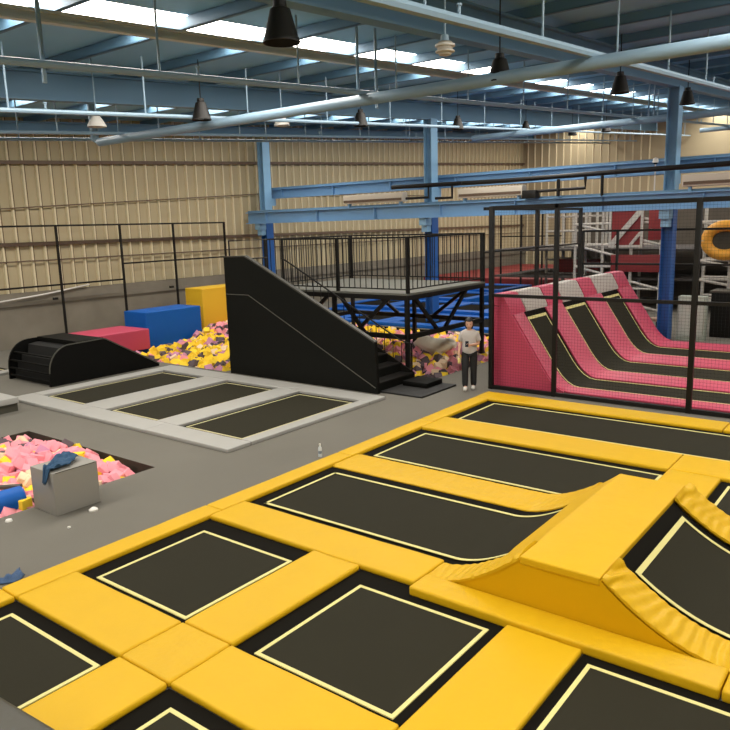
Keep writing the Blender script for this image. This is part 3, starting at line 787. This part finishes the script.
# platform
PX0, PX1, PY0, PY1, PZ = 14.85, 18.8, 10.18, 15.1, 2.12
t = thing('raised_platform', (16.6, 12.5, ZF), 'raised black steel platform with a grey deck above the foam pit', 'platform')
MB().box(PX0, PX1, PY0, PY1, PZ-.05, PZ).build('deck', mat('grey_deck', (96, 96, 88), .8, vary=.1, vscale=3), t)
m = MB()
for q in ((PX0, PX1, PY0, PY0+.06), (PX0, PX1, PY1-.06, PY1), (PX0, PX0+.06, PY0+.06, PY1-.06), (PX1-.06, PX1, PY0+.06, PY1-.06)): m.box(*q, PZ-.17, PZ-.05)
m.build('edge_beam', BLKM, t, smooth=False)
legs = [(PX0+.07, PY0+.07), (PX1-.07, PY0+.07), (PX0+.07, PY1-.07), (PX1-.07, PY1-.07), (PX0+.07, 12.6), (PX1-.07, 12.6)]
for x, y in legs: MB().box(x-.05, x+.05, y-.05, y+.05, DEPTH if x > 15 else ZF, PZ-.16).build('leg', BLKM, t)
L = [((PX0+.07, PY0+.07), (PX0+.07, PY1-.07)), ((PX0+.07, PY0+.07), (PX1-.07, PY0+.07)), ((PX1-.07, PY0+.07), (PX1-.07, PY1-.07)), ((PX0+.07, PY1-.07), (PX1-.07, PY1-.07))]
for a, b in L: MB().obox((*a, 1.02), (*b, 1.02), .1, .12).build('cross_beam', BLKM, t)
def brace(a, b): MB().obox(a, b, .07, .09).build('diagonal_brace', BLKM, t)
xx = PX0+.07; yy = PY0+.07
brace((xx+.3, yy, 2.02), (16.3, yy, 1.06)); brace((17.9, yy, 2.02), (16.7, yy, 1.06))
brace((xx, yy+.5, 2.02), (xx, 11.9, 1.06)); brace((xx, 14.6, 2.02), (xx, 13.2, 1.06)); brace((xx, 12.8, 2.0), (xx, 13.9, 1.06)); brace((xx, 12.4, 2.0), (xx, 11.6, 1.06))
brace((PX1-.07, 10.6, 2.02), (PX1-.07, 11.9, 1.06)); brace((PX1-.07, 14.6, 2.02), (PX1-.07, 13.2, 1.06))
def railing(a, b, step, label, z=PZ, h=1.37, skip=False):
    a, b = Vector((*a, z)), Vector((*b, z)); d = b-a; L_ = d.length; u = d/L_
    t = thing('guard_railing', (a+b)/2, label, 'railing')
    for p in (a, b): MB().obox(p, p+Vector((0, 0, h+.02)), .055, .055, upv=(1, 0, 0)).build('post', BLKM, t)
    MB().obox(a+Vector((0, 0, h)), b+Vector((0, 0, h)), .045, .045).build('top_rail', BLKM, t)
    MB().obox(a+Vector((0, 0, .1)), b+Vector((0, 0, .1)), .03, .03).build('bottom_rail', BLKM, t)
    n = int(L_/step); pr_ = None
    for i in range(1, n):
        p = a+u*(L_*i/n)
        if pr_ is None:
            pr_ = MB().tube([p+Vector((0, 0, .1)), p+Vector((0, 0, h-.02))], .013, 6).build('baluster', BLKM, t); p0 = p
        else:
            c = pr_.copy(); COL.objects.link(c); c.parent = t; c.location = p-p0
    return t
railing((PX0+.03, PY0+.03), (PX0+.03, 12.4), .17, 'black baluster railing on the near edge of the platform, right half')
railing((PX0+.03, 12.44), (PX0+.03, 14.4), .17, 'black baluster railing on the near edge of the platform, by the stair head')
railing((PX0+.08, PY0+.03), (PX1-.03, PY0+.03), .2, 'black baluster railing on the right-hand end of the platform')
railing((PX1-.03, PY0+.1), (PX1-.03, PY1-.05), .2, 'black baluster railing on the far long side of the platform')
railing((PX0+.03, PY1-.03), (PX1-.08, PY1-.03), .2, 'black baluster railing on the left-hand end of the platform')
t = thing('landing_mat', (14.0, 9.2, ZF), 'black rubber mat on the floor at the foot of the stair', 'mat')
MB().box(13.25, 14.75, 8.75, 9.9, ZF, .02, .008).build('mat_sheet', BLKR, t)
MB().box(14.0, 14.7, 9.1, 9.8, .02, .14, .03).build('padded_step', BLKV, t)

# ================================================================ BLUE COURT BEYOND THE PIT
BX, BY = [22.6, 26.0, 29.4, 32.8, 36.2], [9.0, 11.6, 14.2, 16.8, 19.4, 22.0]
cnt = 0
words_c = ['nearest', 'second', 'third', 'farthest']; words_r = ['first', 'second', 'third', 'fourth', 'fifth']
for i in range(4):
    for j in range(5):
        if i >= 2 and j <= 2: continue
        a, b, c, d = BX[i], BX[i+1], BY[j], BY[j+1]; z = .05+.12*i
        t = thing('blue_trampoline', ((a+b)/2, (c+d)/2, z), 'blue-framed black trampoline beyond the big pit, %s row back, %s from the right' % (words_c[i], words_r[j]), 'trampoline')
        m = MB()
        for q in ((a, b, c, c+.45), (a, b, d-.45, d), (a, a+.5, c+.45, d-.45), (b-.5, b, c+.45, d-.45)): m.box(*q, ZF, z+.06, .02)
        m.build('padded_frame', BLUE, t)
        MB().box(a+.5, b-.5, c+.45, d-.45, ZF, z+.01).build('jump_mat', BEDE, t)
pad(37, 50, 10, 24.2, 'large dark red padded floor area at the far end beyond the blue court', RED, z1=.7, bev=.03, name='red_platform', cat='platform')
pad(37, 37.4, 10, 24.2, 'dark red padded wall in front of the red platform', RED, z0=.7, z1=1.1, name='red_barrier', cat='barrier') if False else None

# ================================================================ PINK WALL-RUN RAMPS
YT, YC, ZT = 7.75, 6.15, 2.0
def zp(y):
    """profile of the run: flat, then a tight curve into a steep straight slope"""
    k = (ZT-.25)/(YT-6.62)
    if y <= YC: return 0.0
    if y < 6.75: 
        u = (y-YC)/.6; return .45*.6*k*u*u*1.1
    return zp(6.7499)+(y-6.75)*(ZT-zp(6.7499))/(YT-6.75)
YE = -4.0
padsx = [(15.2, 15.72, 'pink pad nearest the net fence, rising along the near ramp edge'), (16.95, 17.95, 'pink pad between the first and second ramp lanes'),
         (19.5, 20.75, 'pink pad between the second and third ramp lanes'), (22.2, 23.35, 'pink pad along the far side of the third ramp lane')]
for a, b, lb in padsx:
    t = thing('ramp_pad', ((a+b)/2, 4, ZF), lb, 'pad')
    strip(a, b, zp, YE, YC+.02, .06, n=30, nx=6, lift=.08).build('floor_section', PINK, t, sharp=60)
    strip(a, b, zp, YC+.02, YT-.21, .06, wr=.004, n=60, nx=8, lift=.08, seed=a).build('sloping_section', PINK, t, sharp=60)
lanes = [(15.72, 16.95), (17.95, 19.5), (20.75, 22.2)]
for (a, b), nm in zip(lanes, ('nearest the net fence', 'in the middle', 'farthest back')):
    t = thing('ramp_lane', ((a+b)/2, 4, ZF), 'black trampoline lane curving up between pink pads, '+nm, 'trampoline')
    strip(a, b, zp, YE, YT-.2, .015, n=80, nx=1, lift=.01).build('spring_cover', BEDE, t)
    jm = strip(a+.14, b-.14, zp, YE, YT-.28, .006, n=80, nx=1, lift=.02).build('jump_mat', BED, t)
    m = MB(); n = 80
    for xx_, sg in ((a+.1, 1), (b-.1, -1)):
        yy_ = [YE+(YT-.31-YE)*i/n for i in range(n+1)]
        m.add(ribbon([((xx_, q, zp(q)+.035), (sg, 0, 0)) for q in yy_], .04).b)
    q0, q1 = YT-.34, YT-.30
    m.quad((a+.1, q0, zp(q0)+.045), (b-.1, q0, zp(q0)+.045), (b-.1, q1, zp(q1)+.045), (a+.1, q1, zp(q1)+.045))
    m.build('edge_webbing', TAPE, jm, smooth=False)
# the ramp body and its cap blocks
t = thing('wall_run_ramp', (19.3, 7.3, ZF), 'pink triangular body of the wall ramps behind the net fence', 'ramp')
pol = [(YC+.1, ZF), (YC+.1, 0.06)] + [(YC+.1+(YT-YC-.1)*i/14, zp(YC+.1+(YT-YC-.1)*i/14)+.05) for i in range(1, 13)] + [(YT, ZT-.12), (7.99, ZT-.12), (7.99, ZF)]
MB().prism(pol, 'x', 15.14, 15.19).build('side_panel', PINK, t, smooth=False)
MB().prism(pol, 'x', 23.36, 23.42).build('side_panel', PINK, t, smooth=False)
MB().box(15.2, 23.35, 7.93, 8.0, ZF, ZT).build('back_panel', BLKV, t)
caps = [(15.14, 15.95, PINK), (15.95, 17.2, CAPG), (17.2, 18.15, PINK), (18.15, 19.6, CAPG), (19.6, 20.6, PINK), (20.6, 22.4, CAPG), (22.4, 23.42, PINK)]
for a, b, mt in caps:
    m = MB(); yb_ = YT-.2
    m.prism([(yb_, zp(yb_)+.06), (YT+.02, ZT+.16), (8.05, ZT+.16), (8.05, ZT-.1), (YT+.02, ZT-.1), (yb_, zp(yb_)-.02)], 'x', a+.005, b-.005)
    bmesh.ops.bevel(m.b, geom=m.b.edges[:], offset=.02, segments=2, affect='EDGES')
    o = m.build('cap_pad', mt, t)
    o['label'] = ('pink' if mt is PINK else 'light grey')+' cap pad'

# ================================================================ NET FENCES
def post(parent, x, y, z0, z1, w_=.08): MB().box(x-w_/2, x+w_/2, y-w_/2, y+w_/2, z0, z1, .006).build('post', BLKM, parent)
NX = 14.93
t = thing('net_fence', (NX, 3, ZF), 'black framed safety net between the yellow court and the pink ramps', 'fence')
for y, w_ in ((7.92, .10), (6.38, .09), (3.57, .10), (-.6, .10)): post(t, NX, y, ZF, 4.14, w_)
for z, nm, w_ in ((4.1, 'top_rail', .09), (2.16, 'middle_rail', .07), (.03, 'bottom_rail', .08)): MB().box(NX-w_/2, NX+w_/2, YE, 7.92, z-w_/2, z+w_/2).build(nm, BLKM, t)
NETM = mat('black_netting', (30, 30, 30), .9)
def net(a, b, z0, z1, parent, s_=.065, r=.0017):
    a, b = Vector((*a, 0)), Vector((*b, 0)); d = b-a; L_ = d.length; u = d/L_; m = MB(); n = int(L_/s_)
    for i in range(n+1):
        p = a+u*(i*s_); m.tube([(p.x, p.y, z0), (p.x, p.y, z1)], r, 3, cap=False)
    z = z0
    while z < z1: m.tube([(a.x, a.y, z), (b.x, b.y, z)], r, 3, cap=False); z += s_
    o = m.build('netting', NETM, parent, smooth=False); return o
net((NX, -2.0), (NX, 7.9), .1, 4.08, t)
t = thing('net_fence', (18, 8.15, ZF), 'black framed side fence behind the top of the pink ramps', 'fence')
for x in (17.8, 20.7): post(t, x, 8.14, ZF, 4.13, .09)
MB().box(15.0, 20.7, 8.10, 8.17, 4.06, 4.13).build('top_rail', BLKM, t)
MB().box(15.0, 20.7, 8.12, 8.16, 3.1, 3.14).build('middle_rail', BLKM, t)
t = thing('rear_fence', (24.7, 3, ZF), 'black rail fence behind the far side of the pink ramps', 'fence')
for y in (9.6, 8.42, 4.6, .5): post(t, 24.7, y, ZF, 3.42, .08)
for z in (3.4, 2.3): MB().box(24.66, 24.74, YE, 9.6, z-.035, z+.035).build('rail', BLKM, t)

# ================================================================ CLIMBING STRUCTURE AT THE BACK RIGHT
def lattice(name, x, y0, y1, z1, ny, nz, label, mt=GFRAME, diag=False, r=.065, d=1.2):
    t = thing(name, (x, (y0+y1)/2, ZF), label, 'climbing frame')
    for xx_ in (x, x+d):
        for i in range(ny+1):
            y = y0+(y1-y0)*i/ny; MB().tube([(xx_, y, ZF), (xx_, y, z1)], r, 6).build('upright', mt, t)
        for k in range(1, nz+1):
            z = z1*k/nz; MB().tube([(xx_, y0, z), (xx_, y1, z)], r*.8, 6).build('rung', mt, t)
    if diag:
        for k in range(nz):
            MB().tube([(x-.02, y0, z1*k/nz), (x-.02, y1, z1*(k+1)/nz)], r*.9, 6).build('brace', mt, t)
    for i in range(ny+1):
        y = y0+(y1-y0)*i/ny; MB().tube([(x, y, z1), (x+d, y, z1)], r*.8, 6).build('cross_bar', mt, t)
    return t
lattice('climbing_frame', 33, 12.2, 14.6, 4.6, 3, 7, 'tall pale grey climbing frame behind the ramps, farthest left')
lattice('climbing_frame', 31, 8.8, 12.4, 4.5, 3, 5, 'pale grey climbing frame with crossed bars left of the right-hand column', diag=True)
lattice('climbing_frame', 30, 3.2, 7.2, 4.3, 3, 6, 'tangled pale grey climbing frame right of the right-hand column', diag=True)
lattice('climbing_frame', 28, .5, 5.6, 3.0, 4, 7, 'low grey ladder frame below the orange ring')
def sign_panel(x, y0, y1, z0, z1, lb):
    t = thing('hanging_panel', (x, (y0+y1)/2, z0), lb, 'panel')
    MB().box(x, x+.05, y0, y1, z0, z1).build('red_board', RED, t)
    m = MB()
    for q in ((y0, y1, z0, z0+.1), (y0, y1, z1-.1, z1), (y0, y0+.1, z0+.1, z1-.1), (y1-.1, y1, z0+.1, z1-.1)): m.box(x-.06, x, *q)
    m.build('pale_frame', GFRAME, t, smooth=False)
    MB().obox((x-.04, y1-.1, z0+.1), (x-.04, y0+.1, z1-.1), .05, .22).build('diagonal_band', GFRAME, t)
    MB().obox((x-.04, y1-.9, z0+.1), (x-.04, y0+.1, z1-1.0), .05, .12).build('diagonal_band', GFRAME, t)
sign_panel(30.9, 9.5, 10.9, 2.6, 4.2, 'red and white framed panel with diagonal bands on the climbing frame')
for (x, a, b, z0, z1, lb) in ((30.9, 8.3, 9.3, 2.9, 4.4, 'upright dark red panel beside the right-hand column'), (30.9, 8.6, 10.8, 1.6, 2.3, 'bright red block low on the climbing frame'),
                              (32.9, 12.0, 14, 1.4, 2.0, 'dull red band across the far climbing frame')):
    tag(MB().box(x, x+.12, a, b, z0, z1, .01).build('red_board', RED), lb, 'panel')
for z, lb in ((1.25, 'lower dark net deck of the climbing frames'), (2.45, 'upper dark net deck of the climbing frames')):
    tag(MB().box(31.2, 36.5, 3.4, 16.4, z, z+.08).build('net_deck', mat('dark_deck', (60, 54, 50), .8)), lb, 'deck')
m = MB(); m.box(36.8, 36.9, 2, 14.9, ZF, 4.6); tag(m.build('backdrop_curtain', mat('dark_brown_screen', (88, 80, 70), .9, vary=.2, vscale=2)), 'dark screen standing behind the climbing frames', 'screen')
t = thing('frame_fence', (36.5, 16.8, ZF), 'thin dark frame fence far back between the platform and the climbing frames', 'fence')
for y in (15.2, 16.4, 17.6, 18.8): MB().box(36.45, 36.53, y-.04, y+.04, ZF, 4.3).build('post', BLKM, t)
for z in (4.3, 3.0): MB().box(36.46, 36.52, 15.2, 18.8, z-.03, z+.03).build('rail', BLKM, t)
# orange ring
t = thing('slide_ring', (27.8, 5.3, 2.9), 'orange ring on the climbing frame at the right edge', 'slide')
m = MB(); P2 = []
cx, cyy, cz = 27.7, 5.75, 2.95
pts = [(cx, cyy+.6*math.cos(a), cz+.5*math.sin(a)) for a in [2*PI*i/28 for i in range(29)]]
m.tube(pts, .19, 10, cap=False); m.build('ring', ORANGE, t)
MB().tube([(cx+.02, cyy, cz), (cx+.18, cyy, cz)], .5, 20).build('tunnel', DGREY, t)
tag(MB().tube([(27.6, 5.2, 2.6), (27.6, 2.6, 2.5)], .05, 8).build('grab_bar', WHITE), 'white bar under the orange ring', 'bar')
m = MB(); m.prism([(5.6, 3.75), (5.0, 4.15), (3.0, 4.2), (2.6, 3.8)], 'x', 27.9, 28.6); tag(m.build('canopy', DUCT), 'cream canopy above the orange ring', 'canopy')
m = MB()
for k in range(5):
    tag(MB().box(27.2, 27.3, 1.5, 5.5, 1.0+.28*k, 1.08+.28*k).build('shelf_slat', GFRAME), 'grey slat %s below the orange ring' % ['lowest', 'second from the bottom', 'in the middle', 'second from the top', 'topmost'][k], 'slat', 'grey slats below the orange ring')
# kiosks
t = thing('cabinet', (24.4, 5.9, ZF), 'pale grey-green locker cabinet behind the pink ramps', 'cabinet')
MB().box(24.1, 24.5, 5.45, 6.25, ZF, 1.35, .01).build('carcass', mat('pale_green_grey', (150, 158, 146), .6), t)
MB().box(24.07, 24.1, 5.5, 5.82, .1, 1.28, .005).build('door', mat('pale_green_grey2', (160, 168, 158), .6), t)
MB().box(24.07, 24.1, 5.86, 6.2, .1, 1.28, .005).build('door', MATS['pale_green_grey2'], t)
t = thing('counter', (24.6, 3.3, ZF), 'black counter at the right edge behind the pink ramps', 'counter')
MB().box(25.05, 25.9, 1.0, 5.5, ZF, 1.4, .01).build('carcass', BLKS, t)
MB().box(25.0, 25.95, .95, 5.55, 1.4, 1.46, .01).build('countertop', DGREY, t)
t = thing('cabinet', (26.5, 3.3, ZF), 'tall black cabinet behind the counter at the right edge', 'cabinet')
MB().box(26.2, 27.0, 1.2, 5.0, ZF, 1.9, .01).build('carcass', BLKS, t)
MB().box(26.17, 26.2, 1.3, 3.05, .1, 1.8).build('door', BLKM, t); MB().box(26.17, 26.2, 3.15, 4.9, .1, 1.8).build('door', BLKM, t)
t = thing('stool', (25.3, 7.2, ZF), 'small brown cushioned stool behind the pink ramps by the column', 'stool')
MB().lathe([(0, .5), (.24, .5), (.26, .46), (.26, .4), (0, .4)], (25.3, 7.2, ZF), 20).build('seat', mat('tan_leather', (150, 120, 100), .6), t)
for k in range(4):
    a = k*PI/2+.4; MB().tube([(25.3+.15*math.cos(a), 7.2+.15*math.sin(a), .4), (25.3+.22*math.cos(a), 7.2+.22*math.sin(a), ZF)], .018, 6).build('leg', BLKM, t)

# ================================================================ THE PERSON
def skin(name, verts, edges, mt, parent, sub=2, root=0):
    me = bpy.data.meshes.new(name); me.from_pydata([v[:3] for v in verts], edges, [])
    o = bpy.data.objects.new(name, me); COL.objects.link(o); o.parent = parent; me.materials.append(mt)
    o.modifiers.new('skin', 'SKIN').use_smooth_shade = True
    sv = me.skin_vertices[0].data
    for i, v in enumerate(verts):
        r_ = v[3]; sv[i].radius = r_ if isinstance(r_, tuple) else (r_, r_); sv[i].use_root = (i == root)
    sb = o.modifiers.new('sub', 'SUBSURF'); sb.levels = sub; sb.render_levels = sub
    return o
PL = Vector((14.62, 8.32, ZF))
per = thing('person', PL, 'person in grey T-shirt and black trousers standing beside the platform, holding a phone', 'person', rz=math.radians(-64))
SKIN = mat('skin', (205, 160, 135), .55); SHIRT = mat('grey_tshirt', (186, 180, 176), .85, bump=.3, bscale=20); TRS = mat('black_trousers', (24, 24, 26), .8, bump=.3, bscale=20)
# local frame: faces -y, her left is +x
bv = [(0, .02, .88, .11), (0, .02, 1.02, .10), (0, .03, 1.2, .115), (0, .02, 1.29, .08), (0, .0, 1.34, .045), (0, -.02, 1.4, .045),
      (.15, .02, 1.27, .048), (.19, .0, 1.02, .036), (.06, -.21, 1.03, .028), (.03, -.235, 1.035, .026),
      (-.15, .02, 1.27, .048), (-.2, .03, 1.03, .038), (-.215, -.06, .83, .028), (-.21, -.085, .76, .028),
      (.08, .02, .82, .075), (.085, .0, .48, .055), (.08, .06, .1, .038), (.08, -.02, .05, .035),
      (-.08, .02, .82, .075), (-.085, -.08, .49, .055), (-.08, -.1, .1, .038), (-.08, -.18, .05, .035)]
be = [(0, 1), (1, 2), (2, 3), (3, 4), (4, 5), (3, 6), (6, 7), (7, 8), (8, 9), (3, 10), (10, 11), (11, 12), (12, 13), (0, 14), (14, 15), (15, 16), (16, 17), (0, 18), (18, 19), (19, 20), (20, 21)]
# fingers
def hand(iw, base, fwd, side, nf):
    for k in range(5):
        if k < 4:
            s0 = base+side*(.024*(k-1.5)/1.5)+fwd*.03
            L_ = (.052, .062, .058, .045)[k]
            p1 = s0+fwd*L_*.6+nf*.004; p2 = s0+fwd*L_+nf*.018
        else:
            s0 = base-side*.022; p1 = s0-side*.022+fwd*.02; p2 = p1+fwd*.03+nf*.006
        i = len(bv); bv.extend([(*s0, .010), (*p1, .009), (*p2, .0075)]); be.extend([(iw, i), (i, i+1), (i+1, i+2)])
hand(9, Vector((.03, -.235, 1.035)), Vector((-.85, -.45, .1)).normalized(), Vector((0, .1, 1)).normalized(), Vector((.3, -.9, 0)))
hand(13, Vector((-.21, -.085, .76)), Vector((.05, -.15, -1)).normalized(), Vector((0, 1, -.1)).normalized(), Vector((1, 0, 0)))
body = skin('body', bv, be, SKIN, per)
# head
m = MB(); bmesh.ops.create_uvsphere(m.b, u_segments=28, v_segments=22, radius=1)
for v in m.b.verts:
    x, y, z = v.co
    w_ = .08*(1-.22*max(0, -z)) ; dp = .088
    v.co = Vector((x*w_, y*dp-(.012 if z < -.2 and y < 0 else 0), z*.118))
    fy = math.exp(-((x/.22)**2)-((z+.1)/.22)**2)
    if y < 0: v.co.y -= .022*fy                                     # nose
    for ex in (-.42, .42):
        if y < 0: v.co.y += .008*math.exp(-((x-ex)/.16)**2-((z-.08)/.12)**2)   # eye sockets
    if y < 0: v.co.y -= .006*math.exp(-(x/.3)**2-((z+.5)/.1)**2)    # lips
M = Matrix.Translation((0, -.045, 1.475)) @ Matrix.Rotation(math.radians(16), 4, 'X')
m.b.transform(M)
def lbuild(m, name, mt, par):
    for f in m.b.faces: f.smooth = True
    me = bpy.data.meshes.new(name); m.b.to_mesh(me); m.b.free(); me.materials.append(mt)
    o = bpy.data.objects.new(name, me); COL.objects.link(o); o.parent = par; return o
hd = lbuild(m, 'head', SKIN, per)
for ex in (-.03, .03):
    m = MB(); bmesh.ops.create_uvsphere(m.b, u_segments=10, v_segments=8, radius=.011); m.b.transform(M @ Matrix.Translation((ex, -.076, .008)) @ Matrix.Diagonal((1, .5, .6, 1))); lbuild(m, 'eye', BLKR, hd)
for ex in (-.073, .073):
    m = MB(); bmesh.ops.create_uvsphere(m.b, u_segments=10, v_segments=8, radius=.022); m.b.transform(M @ Matrix.Translation((ex, .0, -.005)) @ Matrix.Diagonal((.35, .7, 1.2, 1))); lbuild(m, 'ear', SKIN, hd)
m = MB(); bmesh.ops.create_uvsphere(m.b, u_segments=10, v_segments=8, radius=.02); m.b.transform(M @ Matrix.Translation((0, -.088, -.055)) @ Matrix.Diagonal((1, .35, .3, 1))); lbuild(m, 'mouth', mat('lips', (165, 95, 85), .5), hd)
m = MB(); bmesh.ops.create_uvsphere(m.b, u_segments=28, v_segments=22, radius=1)
dele = [v for v in m.b.verts if v.co.y < -.25 and v.co.z < .45 and abs(v.co.x) < .8 or v.co.z < -.85]
bmesh.ops.delete(m.b, geom=dele, context='VERTS')
for v in m.b.verts:
    x, y, z = v.co; v.co = Vector((x*.097, y*.108+.01, z*.134+.006-(.05 if z < 0 else 0)*(1 if y > 0 else .8)*abs(z)))
    v.co += v.co.normalized()*.006*math.sin(math.atan2(x, y)*14)
m.b.transform(M); hair = lbuild(m, 'hair', mat('black_hair', (22, 18, 17), .5), per); hair.modifiers.new('s', 'SOLIDIFY').thickness = .012
skin('t_shirt', [(0, .02, .74, (.175, .13)), (0, .02, .92, (.17, .125)), (0, .025, 1.12, (.165, .12)), (0, .02, 1.25, (.13, .095)), (0, .0, 1.36, .068),
                 (.15, .02, 1.235, .075), (.195, .01, 1.06, .07), (-.15, .02, 1.235, .075), (-.2, .03, 1.06, .07)],
     [(0, 1), (1, 2), (2, 3), (3, 4), (3, 5), (5, 6), (3, 7), (7, 8)], SHIRT, per)
skin('trousers', [(0, .02, .9, (.13, .10)), (.085, .02, .8, .1), (.09, .0, .48, .078), (.085, .055, .05, .068), (-.085, .02, .8, .1), (-.09, -.08, .49, .08), (-.085, -.1, .05, .068)],
     [(0, 1), (1, 2), (2, 3), (0, 4), (4, 5), (5, 6)], TRS, per)
for sx, yy_ in ((.08, .04), (-.08, -.12)):
    skin('shoe', [(sx, yy_+.05, .06, (.046, .06)), (sx, yy_-.06, .045, .045), (sx, yy_-.15, .035, .036)], [(0, 1), (1, 2)], WHITE, per)
m = MB(); m.box(-.035, .035, -.005, .005, -.07, .07, .004); m.b.transform(Matrix.Translation((-.035, -.275, 1.06)) @ Matrix.Rotation(math.radians(-35), 4, 'X'))
ph = lbuild(m, 'phone', mat('dark_phone', (40, 40, 44), .2), None); ph.location = PL; ph.rotation_euler = per.rotation_euler
tag(ph, 'dark phone held in the hand of the person in grey', 'phone')
m = MB(); m.box(-.03, .03, -.05, .05, -.06, .05, .01); m.b.transform(Matrix.Translation((-.21, -.10, .665)))
bg = lbuild(m, 'small_bag', mat('pale_yellow_cloth', (225, 205, 130), .8), None); bg.location = PL; bg.rotation_euler = per.rotation_euler
tag(bg, 'small pale yellow pouch carried low in the hand of the person in grey', 'bag')
for o in (per, ph, bg): o.scale = (1.08, 1.08, 1.05)
